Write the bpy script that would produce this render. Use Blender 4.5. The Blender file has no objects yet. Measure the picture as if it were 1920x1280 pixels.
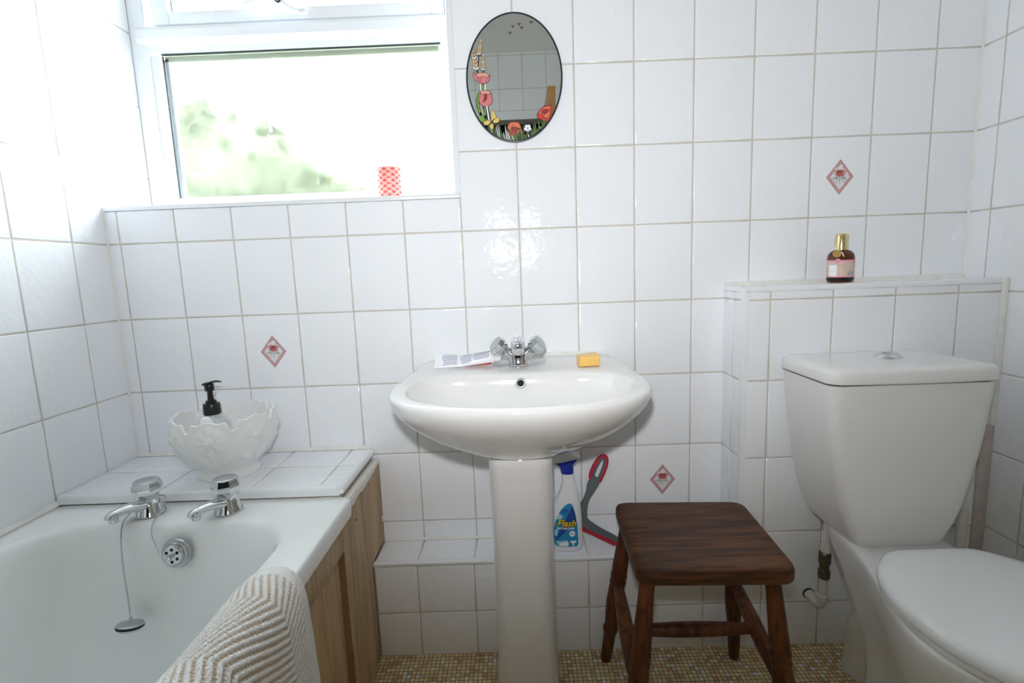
import bpy, bmesh, math, random
from mathutils import Vector, Matrix
random.seed(7)
scene = bpy.context.scene
col = scene.collection
PI = math.pi

# ------------------------------------------------------------------ camera
F_PX, W_PX, H_PX = 954.24, 1920, 1280
CAM = Vector((1.04881, -1.37285, 1.03174))
PITCH, YAW, ROLL = -0.13998, 0.01107, -0.03756
fw = Vector((-math.sin(YAW)*math.cos(PITCH), math.cos(YAW)*math.cos(PITCH), math.sin(PITCH)))
r0 = Vector((math.cos(YAW), math.sin(YAW), 0)); u0 = r0.cross(fw)
rt = math.cos(ROLL)*r0 + math.sin(ROLL)*u0
up = -math.sin(ROLL)*r0 + math.cos(ROLL)*u0
cam = bpy.data.cameras.new('camera'); camo = bpy.data.objects.new('camera', cam); col.objects.link(camo)
cam.sensor_fit = 'HORIZONTAL'; cam.sensor_width = 36.0; cam.lens = 36.0*F_PX/W_PX
cam.clip_start = 0.02
camo.matrix_world = Matrix((( rt.x, up.x, -fw.x, CAM.x), (rt.y, up.y, -fw.y, CAM.y), (rt.z, up.z, -fw.z, CAM.z), (0, 0, 0, 1)))
scene.camera = camo

def pix(u, v, y):
    """point of the plane y=const seen at photo pixel (u, v)"""
    d = rt*((u-W_PX/2)/F_PX) + up*((H_PX/2-v)/F_PX) + fw
    return CAM + d*((y-CAM.y)/d.y)

# ------------------------------------------------------------------ light
scene.view_settings.view_transform = 'Standard'
scene.view_settings.look = 'None'
scene.view_settings.exposure = 0.55
scene.view_settings.gamma = 1.0
scene.view_settings.use_curve_mapping = False
scene.cycles.diffuse_bounces = 12
scene.cycles.max_bounces = 16
scene.cycles.transparent_max_bounces = 16
scene.cycles.caustics_reflective = False
scene.cycles.sample_clamp_indirect = 6.0
SKY = 16.5
world = bpy.data.worlds.new('overcast_sky'); scene.world = world; world.use_nodes = True
bg = world.node_tree.nodes['Background']
bg.inputs['Color'].default_value = (0.86, 0.94, 1.0, 1); bg.inputs['Strength'].default_value = SKY
pl = bpy.data.lights.new('window_portal', 'AREA'); pl.shape = 'RECTANGLE'; pl.size = 0.90; pl.size_y = 0.80
pl.cycles.is_portal = True
plo = bpy.data.objects.new('window_portal', pl); col.objects.link(plo)
# the photographer's flash on top of the camera (its glints show in the wavy tiles)
fl = bpy.data.lights.new('camera_flash', 'SPOT'); fl.energy = 36; fl.color = (.97, .975, 1.0); fl.shadow_soft_size = .022
fl.spot_size = math.radians(122); fl.spot_blend = 1.0
flo = bpy.data.objects.new('camera_flash', fl); col.objects.link(flo)
flo.location = CAM + Vector((-.02, -.02, .14))
flo.rotation_euler = (Vector((1.10, 0, 1.46)) - flo.location).to_track_quat('-Z', 'Y').to_euler()
plo.location = (0.435, 0.262, 1.64); plo.rotation_euler = (-PI/2, 0, 0)

# ------------------------------------------------------------------ materials
MATS = {}
def nodes_of(m):
    nt = m.node_tree
    return nt, nt.nodes['Principled BSDF']
def mat(name, c, rough=.5, metal=0, coat=0, spec=.5, bump=None, var=0, var_scale=20, trans=0, ior=1.45, alpha=1, emit=None, estr=0, sheen=0, sss=0):
    m = bpy.data.materials.new(name); m.use_nodes = True
    nt, b = nodes_of(m)
    b.inputs['Base Color'].default_value = (*c, 1)
    b.inputs['Roughness'].default_value = rough
    b.inputs['Metallic'].default_value = metal
    b.inputs['Coat Weight'].default_value = coat
    b.inputs['Specular IOR Level'].default_value = spec
    b.inputs['Transmission Weight'].default_value = trans
    b.inputs['IOR'].default_value = ior
    b.inputs['Alpha'].default_value = alpha
    b.inputs['Sheen Weight'].default_value = sheen
    if sss:
        b.inputs['Subsurface Weight'].default_value = sss
        b.inputs['Subsurface Radius'].default_value = (.01, .006, .003)
    if emit:
        b.inputs['Emission Color'].default_value = (*emit, 1); b.inputs['Emission Strength'].default_value = estr
    if var or bump:
        g = nt.nodes.new('ShaderNodeNewGeometry')
    if var:
        n = nt.nodes.new('ShaderNodeTexNoise'); n.inputs['Scale'].default_value = var_scale; n.inputs['Detail'].default_value = 4
        nt.links.new(g.outputs['Position'], n.inputs['Vector'])
        mx = nt.nodes.new('ShaderNodeMix'); mx.data_type = 'RGBA'
        mx.inputs['A'].default_value = (*[max(0, x*(1-var)) for x in c], 1)
        mx.inputs['B'].default_value = (*[min(1, x*(1+var)) for x in c], 1)
        nt.links.new(n.outputs['Fac'], mx.inputs['Factor']); nt.links.new(mx.outputs['Result'], b.inputs['Base Color'])
    if bump:
        sc, dist = bump
        n2 = nt.nodes.new('ShaderNodeTexNoise'); n2.inputs['Scale'].default_value = sc; n2.inputs['Detail'].default_value = 1.5
        nt.links.new(g.outputs['Position'], n2.inputs['Vector'])
        bp = nt.nodes.new('ShaderNodeBump'); bp.inputs['Distance'].default_value = dist; bp.inputs['Strength'].default_value = 1
        nt.links.new(n2.outputs['Fac'], bp.inputs['Height']); nt.links.new(bp.outputs['Normal'], b.inputs['Normal'])
    MATS[name] = m
    return m

def wood(name, c1, c2, rough, scale, stretch, bumpd=.0004):
    """grain that runs along the axis with the smallest stretch"""
    m = bpy.data.materials.new(name); m.use_nodes = True
    nt, b = nodes_of(m)
    tc = nt.nodes.new('ShaderNodeTexCoord'); mp = nt.nodes.new('ShaderNodeMapping')
    mp.inputs['Scale'].default_value = stretch
    nt.links.new(tc.outputs['Object'], mp.inputs['Vector'])
    n = nt.nodes.new('ShaderNodeTexNoise'); n.inputs['Scale'].default_value = scale; n.inputs['Detail'].default_value = 8; n.inputs['Distortion'].default_value = .6
    nt.links.new(mp.outputs['Vector'], n.inputs['Vector'])
    n3 = nt.nodes.new('ShaderNodeTexNoise'); n3.inputs['Scale'].default_value = scale*.22; n3.inputs['Detail'].default_value = 2
    nt.links.new(mp.outputs['Vector'], n3.inputs['Vector'])
    ad = nt.nodes.new('ShaderNodeMath'); ad.operation = 'ADD'
    nt.links.new(n.outputs['Fac'], ad.inputs[0]); nt.links.new(n3.outputs['Fac'], ad.inputs[1])
    rp = nt.nodes.new('ShaderNodeValToRGB')
    rp.color_ramp.elements[0].position = .72; rp.color_ramp.elements[0].color = (*c1, 1)
    rp.color_ramp.elements[1].position = 1.22 if False else 1.0; rp.color_ramp.elements[1].color = (*c2, 1)
    e = rp.color_ramp.elements.new(.5); e.color = (*[x*.55 for x in c1], 1)
    sb = nt.nodes.new('ShaderNodeMath'); sb.operation = 'MULTIPLY'; sb.inputs[1].default_value = .82
    nt.links.new(ad.outputs[0], sb.inputs[0]); nt.links.new(sb.outputs[0], rp.inputs['Fac'])
    nt.links.new(rp.outputs['Color'], b.inputs['Base Color'])
    b.inputs['Roughness'].default_value = rough; b.inputs['Specular IOR Level'].default_value = .3
    bp = nt.nodes.new('ShaderNodeBump'); bp.inputs['Distance'].default_value = bumpd
    nt.links.new(n.outputs['Fac'], bp.inputs['Height']); nt.links.new(bp.outputs['Normal'], b.inputs['Normal'])
    MATS[name] = m
    return m

mat('tile', (.86, .88, .91), .08, bump=(46, .0014))
mat('grout', (.58, .54, .47), .85, var=.22, var_scale=30)
mat('sealant', (.80, .79, .75), .45, var=.12, var_scale=40)
mat('plastic_trim', (.82, .84, .86), .25)
mat('upvc', (.84, .87, .91), .22)
mat('gasket', (.03, .035, .035), .6)
mat('spacer', (.62, .66, .52), .5)
mat('ceramic', (.78, .775, .765), .07, coat=.3)
mat('acrylic', (.88, .90, .90), .10, coat=.2)
mat('seat_plastic', (.86, .87, .88), .12)
mat('chrome', (.72, .74, .76), .09, metal=1)
mat('chrome_dull', (.52, .54, .55), .28, metal=1)
mat('hole', (.012, .012, .012), .8)
mat('plaster', (.88, .88, .87), .9)
mat('raw_plaster', (.50, .44, .41), .9, var=.2, var_scale=25)
mat('black_plastic', (.012, .012, .013), .3)
mat('white_plastic', (.82, .83, .83), .3)
mat('white_bottle', (.78, .79, .80), .28)
mat('blue_plastic', (.015, .03, .32), .3)
mat('label_blue', (.02, .26, .50), .3)
mat('label_dark', (.02, .07, .30), .3)
mat('label_sky', (.35, .62, .75), .3)
mat('yellow', (.85, .62, .03), .35)
mat('ink', (.02, .02, .035), .5)
mat('print_grey', (.25, .28, .42), .5)
mat('print_white', (.85, .86, .88), .4)
mat('red_rubber', (.42, .012, .035), .5)
mat('grey_rubber', (.10, .125, .13), .55)
mat('tube_white', (.82, .83, .86), .22)
mat('tube_red', (.55, .03, .05), .3)
mat('tube_blue', (.06, .22, .50), .3)
mat('brush_green', (.15, .62, .10), .3)
mat('soap', (.85, .55, .16), .25, sss=.3, var=.1, var_scale=60)
mat('matt_china', (.82, .82, .81), .35)
mat('brass_fit', (.16, .13, .09), .4, metal=.7, var=.3, var_scale=80)
mat('painted_pipe', (.70, .69, .65), .4, var=.08)
mat('waste_plastic', (.78, .75, .67), .45, var=.12, var_scale=18)
mat('gold', (.80, .66, .36), .14, metal=1)
mat('gold_tag', (.62, .40, .12), .3, metal=.6)
mat('amber', (.085, .022, .004), .06)
mat('amber_dark', (.012, .006, .005), .08)
mat('label_beige', (.66, .50, .42), .5)
mat('label_pink', (.72, .27, .38), .5)
mat('border_pink', (.62, .33, .33), .2)
mat('border_line', (.30, .20, .21), .2)
mat('motif_rose', (.52, .13, .13), .2)
mat('motif_pale', (.70, .62, .58), .2)
mat('motif_leaf', (.40, .41, .43), .2)
mat('motif_white', (.74, .76, .78), .15)
mat('mirror_glass', (.93, .94, .92), .0, metal=1)
mat('mirror_edge', (.015, .02, .025), .3)
mat('poppy_red', (.62, .035, .03), .35)
mat('poppy_orange', (.72, .16, .07), .35)
mat('poppy_pink', (.62, .19, .20), .35)
mat('poppy_blush', (.70, .32, .25), .35)
mat('poppy_core', (.30, .03, .02), .35)
mat('wheat', (.66, .45, .20), .35)
mat('stem_green', (.17, .30, .05), .35)
mat('grass_dark', (.03, .06, .02), .35)
mat('butter', (.72, .52, .13), .35)
mat('candle_red', (.66, .12, .09), .35)
mat('candle_pale', (.82, .55, .50), .35)
mat('candle_deep', (.42, .02, .03), .35)
mat('wax', (.80, .72, .62), .5)
mat('door_pine', (.42, .22, .07), .4, var=.12, var_scale=9)
mat('hall', (.05, .045, .04), .9)
mat('lawn', (.045, .06, .025), .9, var=.3, var_scale=3)
mat('leaf', (.050, .060, .028), .7, var=.35, var_scale=3)
mat('bark', (.10, .07, .05), .9)
mat('clear_plastic', (.80, .84, .84), .12)
wood('walnut', (.052, .019, .007), (.135, .052, .018), .50, 26, (.35, 4.0, 4.0))
wood('walnut_leg', (.065, .020, .007), (.15, .050, .016), .40, 26, (3.0, 3.0, .45))
wood('oak', (.36, .24, .125), (.52, .36, .20), .42, 24, (3.5, 3.5, .32))
wood('oak_dark', (.17, .08, .04), (.26, .13, .065), .5, 24, (3.5, 3.5, .32))

def glass_mat(name, obscure):
    m = bpy.data.materials.new(name); m.use_nodes = True
    nt = m.node_tree; nt.nodes.clear()
    o = nt.nodes.new('ShaderNodeOutputMaterial')
    t = nt.nodes.new('ShaderNodeBsdfTransparent'); t.inputs['Color'].default_value = (.97, .99, .98, 1)
    tl = nt.nodes.new('ShaderNodeBsdfTranslucent'); tl.inputs['Color'].default_value = (.9, .95, .95, 1)
    g = nt.nodes.new('ShaderNodeBsdfGlossy'); g.inputs['Roughness'].default_value = .05
    rf = nt.nodes.new('ShaderNodeBsdfRefraction'); rf.inputs['Roughness'].default_value = .30; rf.inputs['IOR'].default_value = 1.13
    c = nt.nodes.new('ShaderNodeMixShader'); c.inputs[0].default_value = .75 if obscure else 0
    a = nt.nodes.new('ShaderNodeMixShader'); a.inputs[0].default_value = .004
    b = nt.nodes.new('ShaderNodeMixShader'); b.inputs[0].default_value = .05
    nt.links.new(t.outputs[0], c.inputs[1]); nt.links.new(rf.outputs[0], c.inputs[2]); nt.links.new(c.outputs[0], a.inputs[1]); nt.links.new(tl.outputs[0], a.inputs[2])
    nt.links.new(a.outputs[0], b.inputs[1]); nt.links.new(g.outputs[0], b.inputs[2])
    nt.links.new(b.outputs[0], o.inputs[0])
    MATS[name] = m
glass_mat('window_glass', False); glass_mat('obscure_glass', True)
def clear_mat():
    m = MATS['clear_plastic']; nt = m.node_tree; b = nt.nodes['Principled BSDF']
    o = nt.nodes['Material Output']
    t = nt.nodes.new('ShaderNodeBsdfTransparent'); t.inputs['Color'].default_value = (.95, .97, .97, 1)
    x = nt.nodes.new('ShaderNodeMixShader'); lw = nt.nodes.new('ShaderNodeLayerWeight'); lw.inputs['Blend'].default_value = .45
    mr = nt.nodes.new('ShaderNodeMapRange'); mr.inputs['To Min'].default_value = .12; mr.inputs['To Max'].default_value = .75
    nt.links.new(lw.outputs['Facing'], mr.inputs['Value']); nt.links.new(mr.outputs['Result'], x.inputs[0])
    nt.links.new(t.outputs[0], x.inputs[1]); nt.links.new(b.outputs[0], x.inputs[2]); nt.links.new(x.outputs[0], o.inputs[0])
clear_mat()

def mosaic_mat():
    m = bpy.data.materials.new('mosaic_vinyl'); m.use_nodes = True
    nt, b = nodes_of(m)
    def math_(op, a, v=None):
        n = nt.nodes.new('ShaderNodeMath'); n.operation = op
        nt.links.new(a, n.inputs[0])
        if v is not None:
            if isinstance(v, (int, float)): n.inputs[1].default_value = v
            else: nt.links.new(v, n.inputs[1])
        return n.outputs[0]
    g = nt.nodes.new('ShaderNodeNewGeometry'); sx = nt.nodes.new('ShaderNodeSeparateXYZ')
    nt.links.new(g.outputs['Position'], sx.inputs[0])
    P = .0116
    ux = math_('DIVIDE', sx.outputs['X'], P); uy = math_('DIVIDE', sx.outputs['Y'], P)
    cx = nt.nodes.new('ShaderNodeCombineXYZ')
    nt.links.new(math_('FLOOR', ux), cx.inputs[0]); nt.links.new(math_('FLOOR', uy), cx.inputs[1])
    wn = nt.nodes.new('ShaderNodeTexWhiteNoise'); wn.noise_dimensions = '2D'
    nt.links.new(cx.outputs[0], wn.inputs['Vector'])
    rp = nt.nodes.new('ShaderNodeValToRGB'); rp.color_ramp.interpolation = 'CONSTANT'
    cols = [(0, (0.689, 0.510, 0.281)), (.18, (0.841, 0.663, 0.383)), (.36, (0.561, 0.394, 0.217)), (.5, (0.850, 0.689, 0.408)), (.64, (0.738, 0.612, 0.332)), (.78, (0.850, 0.850, 0.534)), (.88, (0.765, 0.510, 0.306)), (.95, (0.850, 0.850, 0.850))]
    rp.color_ramp.elements[0].color = (*cols[0][1], 1); rp.color_ramp.elements[1].position = cols[1][0]; rp.color_ramp.elements[1].color = (*cols[1][1], 1)
    for p, c in cols[2:]:
        e = rp.color_ramp.elements.new(p); e.color = (*c, 1)
    nt.links.new(wn.outputs['Value'], rp.inputs['Fac'])
    def line(u):
        f = math_('FRACT', u)
        return math_('MULTIPLY', math_('GREATER_THAN', f, .07), math_('LESS_THAN', f, .93))
    k = math_('MULTIPLY', line(ux), line(uy))
    mx = nt.nodes.new('ShaderNodeMix'); mx.data_type = 'RGBA'
    mx.inputs['A'].default_value = (.17, .13, .085, 1)
    nt.links.new(k, mx.inputs['Factor']); nt.links.new(rp.outputs['Color'], mx.inputs['B'])
    nt.links.new(mx.outputs['Result'], b.inputs['Base Color'])
    bp = nt.nodes.new('ShaderNodeBump'); bp.inputs['Distance'].default_value = .0006
    nt.links.new(k, bp.inputs['Height']); nt.links.new(bp.outputs['Normal'], b.inputs['Normal'])
    b.inputs['Roughness'].default_value = .45
    MATS['mosaic_vinyl'] = m
mosaic_mat()

TW_P, TW_A = .0125, .056       # stripe pitch and zigzag width of the towel weave
def towel_mat():
    m = bpy.data.materials.new('towel_weave'); m.use_nodes = True
    nt, b = nodes_of(m)
    at = nt.nodes.new('ShaderNodeAttribute'); at.attribute_name = 'beige'
    n = nt.nodes.new('ShaderNodeTexNoise'); n.inputs['Scale'].default_value = 420; n.inputs['Detail'].default_value = 2
    tc = nt.nodes.new('ShaderNodeTexCoord'); nt.links.new(tc.outputs['Object'], n.inputs['Vector'])
    mx = nt.nodes.new('ShaderNodeMix'); mx.data_type = 'RGBA'
    mx.inputs['A'].default_value = (.90, .89, .88, 1); mx.inputs['B'].default_value = (.66, .51, .35, 1)
    nt.links.new(at.outputs['Fac'], mx.inputs['Factor']); nt.links.new(mx.outputs['Result'], b.inputs['Base Color'])
    bp = nt.nodes.new('ShaderNodeBump'); bp.inputs['Distance'].default_value = .0016
    nt.links.new(n.outputs['Fac'], bp.inputs['Height']); nt.links.new(bp.outputs['Normal'], b.inputs['Normal'])
    b.inputs['Roughness'].default_value = .95; b.inputs['Sheen Weight'].default_value = .3
    MATS['towel_weave'] = m
towel_mat()

# ------------------------------------------------------------------ helpers
def thing(name, label, cat, loc=(0, 0, 0), group=None):
    o = bpy.data.objects.new(name, None); col.objects.link(o)
    o.location = loc; o.empty_display_size = .05
    o['label'] = label; o['category'] = cat
    if group: o['group'] = group
    return o
def origin(o):
    v = Vector((0, 0, 0))
    while o is not None:
        v += o.location; o = o.parent
    return v
class MB:
    """collects shapes in world coordinates; build() links them as ONE mesh object"""
    def __init__(s): s.v = []; s.f = []; s.m = []; s.k = 0; s.slots = []
    def use(s, name):
        if name not in s.slots: s.slots.append(name)
        s.k = s.slots.index(name); return s
    def add(s, vs, fs):
        n = len(s.v); s.v += [tuple(p) for p in vs]
        for f in fs: s.f.append([n+i for i in f]); s.m.append(s.k)
        return s
    def box(s, x0, x1, y0, y1, z0, z1, bev=0, seg=2):
        if bev <= 0:
            vs = [(x, y, z) for z in (z0, z1) for y in (y0, y1) for x in (x0, x1)]
            return s.add(vs, [(0, 2, 3, 1), (4, 5, 7, 6), (0, 1, 5, 4), (2, 6, 7, 3), (0, 4, 6, 2), (1, 3, 7, 5)])
        bm = bmesh.new(); bmesh.ops.create_cube(bm, size=1)
        for v in bm.verts:
            v.co = Vector(((x0+x1)/2+v.co.x*(x1-x0), (y0+y1)/2+v.co.y*(y1-y0), (z0+z1)/2+v.co.z*(z1-z0)))
        bmesh.ops.bevel(bm, geom=bm.edges[:], offset=bev, segments=seg, affect='EDGES', profile=.5)
        return s.bm(bm)
    def bm(s, bm, M=None):
        bm.verts.ensure_lookup_table(); bm.verts.index_update()
        vs = [(M @ v.co if M else v.co.copy()) for v in bm.verts]
        fs = [[v.index for v in f.verts] for f in bm.faces]
        bm.free(); return s.add(vs, fs)
    def loft(s, rings, cap0=True, cap1=True, closed=True):
        n = len(rings[0]); vs = [p for r in rings for p in r]; fs = []
        for a in range(len(rings)-1):
            for i in range(n if closed else n-1):
                j = (i+1) % n
                fs.append((a*n+i, a*n+j, (a+1)*n+j, (a+1)*n+i))
        if cap0: fs.append(tuple(range(n-1, -1, -1)))
        if cap1: fs.append(tuple((len(rings)-1)*n+i for i in range(n)))
        return s.add(vs, fs)
    def lathe(s, c, prof, n=32, cap0=True, cap1=True, M=None, sx=1, sy=1):
        """prof: (radius, height) pairs along +z from c, or along the z axis of M"""
        rings = []
        for r, h in prof:
            ring = [Vector((r*sx*math.cos(2*PI*i/n), r*sy*math.sin(2*PI*i/n), h)) for i in range(n)]
            rings.append([(M @ p if M else p) + Vector(c) for p in ring])
        return s.loft(rings, cap0, cap1)
    def tube(s, path, rad, n=12, cap=True, flat=1.0):
        pts = [Vector(p) for p in path]; rings = []
        if not hasattr(rad, '__len__'): rad = [rad]*len(pts)
        prev = None
        for i, p in enumerate(pts):
            t = (pts[min(i+1, len(pts)-1)] - pts[max(i-1, 0)]).normalized()
            if prev is None:
                a = Vector((0, 0, 1)) if abs(t.z) < .9 else Vector((1, 0, 0))
                nrm = (a - t*a.dot(t)).normalized()
            else:
                nrm = (prev - t*prev.dot(t)).normalized()
            prev = nrm; bi = t.cross(nrm)
            rings.append([p + (nrm*math.cos(2*PI*k/n)*flat + bi*math.sin(2*PI*k/n))*rad[i] for k in range(n)])
        return s.loft(rings, cap, cap)
    def prism(s, poly, d):
        """poly: 3D points of a planar outline, extruded by vector d"""
        n = len(poly); d = Vector(d)
        vs = [Vector(p) for p in poly] + [Vector(p)+d for p in poly]
        fs = [tuple(range(n)), tuple(range(2*n-1, n-1, -1))] + [(i, i+n, (i+1) % n+n, (i+1) % n) for i in range(n)]
        return s.add(vs, fs)
    def build(s, name, material=None, parent=None, smooth=40, kind=None, subsurf=0):
        me = bpy.data.meshes.new(name)
        o0 = origin(parent) if parent else Vector((0, 0, 0))
        me.from_pydata([Vector(v)-o0 for v in s.v], [], s.f)
        if s.slots:
            for k in s.slots: me.materials.append(MATS[k])
            for p, k in zip(me.polygons, s.m): p.material_index = k
        else: me.materials.append(MATS[material])
        bm = bmesh.new(); bm.from_mesh(me); bmesh.ops.recalc_face_normals(bm, faces=bm.faces[:]); bm.to_mesh(me); bm.free()
        if smooth:
            me.shade_smooth(); me.set_sharp_from_angle(angle=math.radians(smooth))
        ob = bpy.data.objects.new(name, me); col.objects.link(ob)
        if parent: ob.parent = parent
        if kind: ob['kind'] = kind
        if subsurf:
            md = ob.modifiers.new('subdivision', 'SUBSURF'); md.levels = md.render_levels = subsurf
        return ob
def tag(o, label, cat, group=None):
    o['label'] = label; o['category'] = cat
    if group: o['group'] = group
    return o
def catmull(pts, n, closed=False):
    """resampled smooth curve with n points equally spaced along its length"""
    P = [Vector(p) for p in pts]; out = []
    m = len(P); segs = m if closed else m-1
    for i in range(segs):
        if closed: p0, p1, p2, p3 = P[i-1], P[i], P[(i+1) % m], P[(i+2) % m]
        else: p0, p1, p2, p3 = P[max(i-1, 0)], P[i], P[i+1], P[min(i+2, m-1)]
        for k in range(16):
            t = k/16
            out.append(.5*((2*p1)+(-p0+p2)*t+(2*p0-5*p1+4*p2-p3)*t*t+(-p0+3*p1-3*p2+p3)*t**3))
    out.append(P[0].copy() if closed else P[-1].copy())
    L = [0]
    for a, b in zip(out, out[1:]): L.append(L[-1]+(b-a).length)
    tot = L[-1]; res = []; j = 0
    cnt = n if closed else n-1
    for k in range(n):
        d = tot*k/cnt
        while j < len(L)-2 and L[j+1] < d: j += 1
        t = 0 if L[j+1] == L[j] else (d-L[j])/(L[j+1]-L[j])
        res.append(out[j].lerp(out[j+1], min(1, t)))
    return res
def sym_outline(half, n):
    """half outline (x>=0, from the back centre to the front centre) -> closed outline of 2n-2 points"""
    h = catmull([(x, y, 0) for x, y in half], n)
    return [(p.x, p.y) for p in h] + [(-p.x, p.y) for p in reversed(h[1:-1])]
def rrect(x0, x1, y0, y1, r, z, n=6, m=4):
    pts = []
    cs = [(x1-r, y1-r, 0), (x0+r, y1-r, PI/2), (x0+r, y0+r, PI), (x1-r, y0+r, 1.5*PI)]
    for q, (cx, cy, a0) in enumerate(cs):
        arc = [(cx+r*math.cos(a0+PI/2*i/n), cy+r*math.sin(a0+PI/2*i/n), z) for i in range(n+1)]
        pts += arc
        nx = cs[(q+1) % 4]; e = (nx[0]+r*math.cos(nx[2]), nx[1]+r*math.sin(nx[2]), z)
        for i in range(1, m):
            t = i/m; pts.append((arc[-1][0]+(e[0]-arc[-1][0])*t, arc[-1][1]+(e[1]-arc[-1][1])*t, z))
    return [Vector(p) for p in pts]
def axis_matrix(d):
    return Vector(d).normalized().to_track_quat('Z', 'Y').to_matrix()
def text_shape(s, size, shear=0, offset=0):
    cu = bpy.data.curves.new('lettering', 'FONT'); cu.body = s; cu.size = size; cu.shear = shear; cu.offset = offset
    cu.align_x = 'CENTER'; cu.align_y = 'CENTER'; cu.resolution_u = 3
    o = bpy.data.objects.new('lettering', cu); col.objects.link(o)
    dg = bpy.context.evaluated_depsgraph_get(); me = bpy.data.meshes.new_from_object(o.evaluated_get(dg))
    vs = [(v.co.x, v.co.y) for v in me.vertices]; fs = [list(p.vertices) for p in me.polygons]
    bpy.data.objects.remove(o); bpy.data.curves.remove(cu); bpy.data.meshes.remove(me)
    return vs, fs
def circle2(cx, cy, rx, ry=None, n=20, a0=0):
    ry = ry or rx
    return [(cx+rx*math.cos(a0+2*PI*i/n), cy+ry*math.sin(a0+2*PI*i/n)) for i in range(n)]

# ------------------------------------------------------------------ the room shell
XL, XR, YR, ZC = -.0333, 2.241, -2.09, 2.40
TW, TH, Z0 = .152, .202, 1.137                # tile pitch and the height of one joint line
SZ0 = .552; SILL = 1.232; REV = .905; WTOP = 2.06         # window opening
GR = .0016                                    # joints recessed behind the tile faces
def struct(mb, name, m, smooth=0):
    o = mb.build(name, m, None, smooth); o['kind'] = 'structure'; return o

b = MB()
b.box(XL-.15, XR+.15, .0+GR, .26, -.10, SILL-.012)
b.box(REV+.006, XR+.15, GR, .26, SILL-.012, ZC)
b.box(XL-.15, REV+.006, GR, .26, WTOP, ZC)
wall_back = struct(b, 'wall_back', 'grout')
wall_left = struct(MB().box(XL-.15, XL-GR, YR-.1, .26, -.1, ZC), 'wall_left', 'grout')
wall_right = struct(MB().box(XR+GR, XR+.15, YR-.1, .0, -.1, ZC), 'wall_right', 'grout')
DX0, DX1, DZ = .53, 1.30, 1.985               # doorway in the wall behind the camera
b = MB().box(XL, DX0, YR-.10, YR-GR, 0, ZC).box(DX1, XR, YR-.10, YR-GR, 0, ZC).box(DX0, DX1, YR-.10, YR-GR, DZ, ZC)
wall_rear = struct(b, 'wall_rear', 'grout')
struct(MB().box(XL-.05, XR+.05, YR-.1, GR, -.10, 0), 'floor', 'mosaic_vinyl')
struct(MB().box(XL-.15, XR+.15, -3.4, .26, ZC, ZC+.1), 'ceiling', 'plaster')
b = MB().box(.2, 1.7, -3.30, -3.22, 0, ZC).box(.12, .2, -3.3, YR-.1, 0, ZC).box(1.7, 1.78, -3.3, YR-.1, 0, ZC).box(.1, 1.8, -3.3, YR-.1, -.10, 0)
struct(b, 'wall_hall', 'hall')

TILES = {}
def tile_mesh(w, h):
    key = (round(w, 4), round(h, 4))
    if key in TILES: return TILES[key]
    rings = []
    for ins, y in ((.0, .0040), (.0, .0012), (.0011, .0002), (.0035, 0.0)):
        a, c = w/2-ins, h/2-ins
        rings.append([(-a, y, -c), (a, y, -c), (a, y, c), (-a, y, c)])
    vs = [p for r in rings for p in r]; fs = []
    for k in range(3):
        for i in range(4):
            j = (i+1) % 4; fs.append((k*4+i, k*4+j, k*4+4+j, k*4+4+i))
    fs.append((12, 13, 14, 15))
    me = bpy.data.meshes.new('tile'); me.from_pydata(vs, [], fs); me.materials.append(MATS['tile'])
    bm = bmesh.new(); bm.from_mesh(me); bmesh.ops.recalc_face_normals(bm, faces=bm.faces[:]); bm.to_mesh(me); bm.free()
    me.shade_smooth(); me.set_sharp_from_angle(angle=math.radians(60))
    TILES[key] = me; return me
ROT = {'back': (0, 0, 0), 'left': (0, 0, PI/2), 'right': (0, 0, -PI/2), 'rear': (0, 0, PI), 'top': (-PI/2, 0, 0), 'side': (0, 0, -PI/2)}
def put_tile(parent, facing, c, w, h):
    if w < .006 or h < .006: return None
    o = bpy.data.objects.new('tile', tile_mesh(w-.0034, h-.0034)); col.objects.link(o)
    o.parent = parent; o.location = Vector(c)-origin(parent)
    r = ROT[facing]; j = .0022
    if facing == 'top': o.rotation_euler = (r[0]+random.uniform(-j, j), r[1]+random.uniform(-j, j), r[2])
    else: o.rotation_euler = (random.uniform(-j, j), 0, r[2]+random.uniform(-j, j))
    return o
def spans(a, b, line, pitch):
    """cut the interval a..b at line + k*pitch"""
    k = math.ceil((a-line)/pitch+1e-6); out = [a]
    while line+k*pitch < b-1e-6: out.append(line+k*pitch); k += 1
    out.append(b); return list(zip(out, out[1:]))
# back wall
decor = []
for x0, x1 in spans(XL, XR, 0, TW):
    for z0, z1 in spans(.272, ZC, Z0, TH):
        cx, cz = (x0+x1)/2, (z0+z1)/2
        if cx < .62 and z1 <= .54: continue
        if cx < REV and cz > SILL-.09:
            if z0 < SILL < z1 and z0 < 1.2: z1 = SILL-.008
            elif cz < WTOP: continue
            cz = (z0+z1)/2
        if cx > 1.61 and z1 < .968: continue
        t = put_tile(wall_back, 'back', (cx, 0, cz), x1-x0, z1-z0)
        for dx, dz in ((.38, .834), (1.444, .43), (1.90, 1.238)):
            if t and x0 < dx < x1 and z0 < dz < z1: decor.append((t, cx, cz))
# left wall, carried on into the window recess
for y0, y1 in spans(-1.02, .196, -.110, TW):
    for z0, z1 in spans(.535, ZC, Z0, TH):
        put_tile(wall_left, 'left', (XL, (y0+y1)/2, (z0+z1)/2), y1-y0, z1-z0)
# right wall
for y0, y1 in spans(-.9, 0, -.0604, TW):
    for z0, z1 in spans(0, ZC, Z0, TH):
        if y0 > -.10 and z1 < .95: continue
        put_tile(wall_right, 'right', (XR, (y0+y1)/2, (z0+z1)/2), y1-y0, z1-z0)
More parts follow.
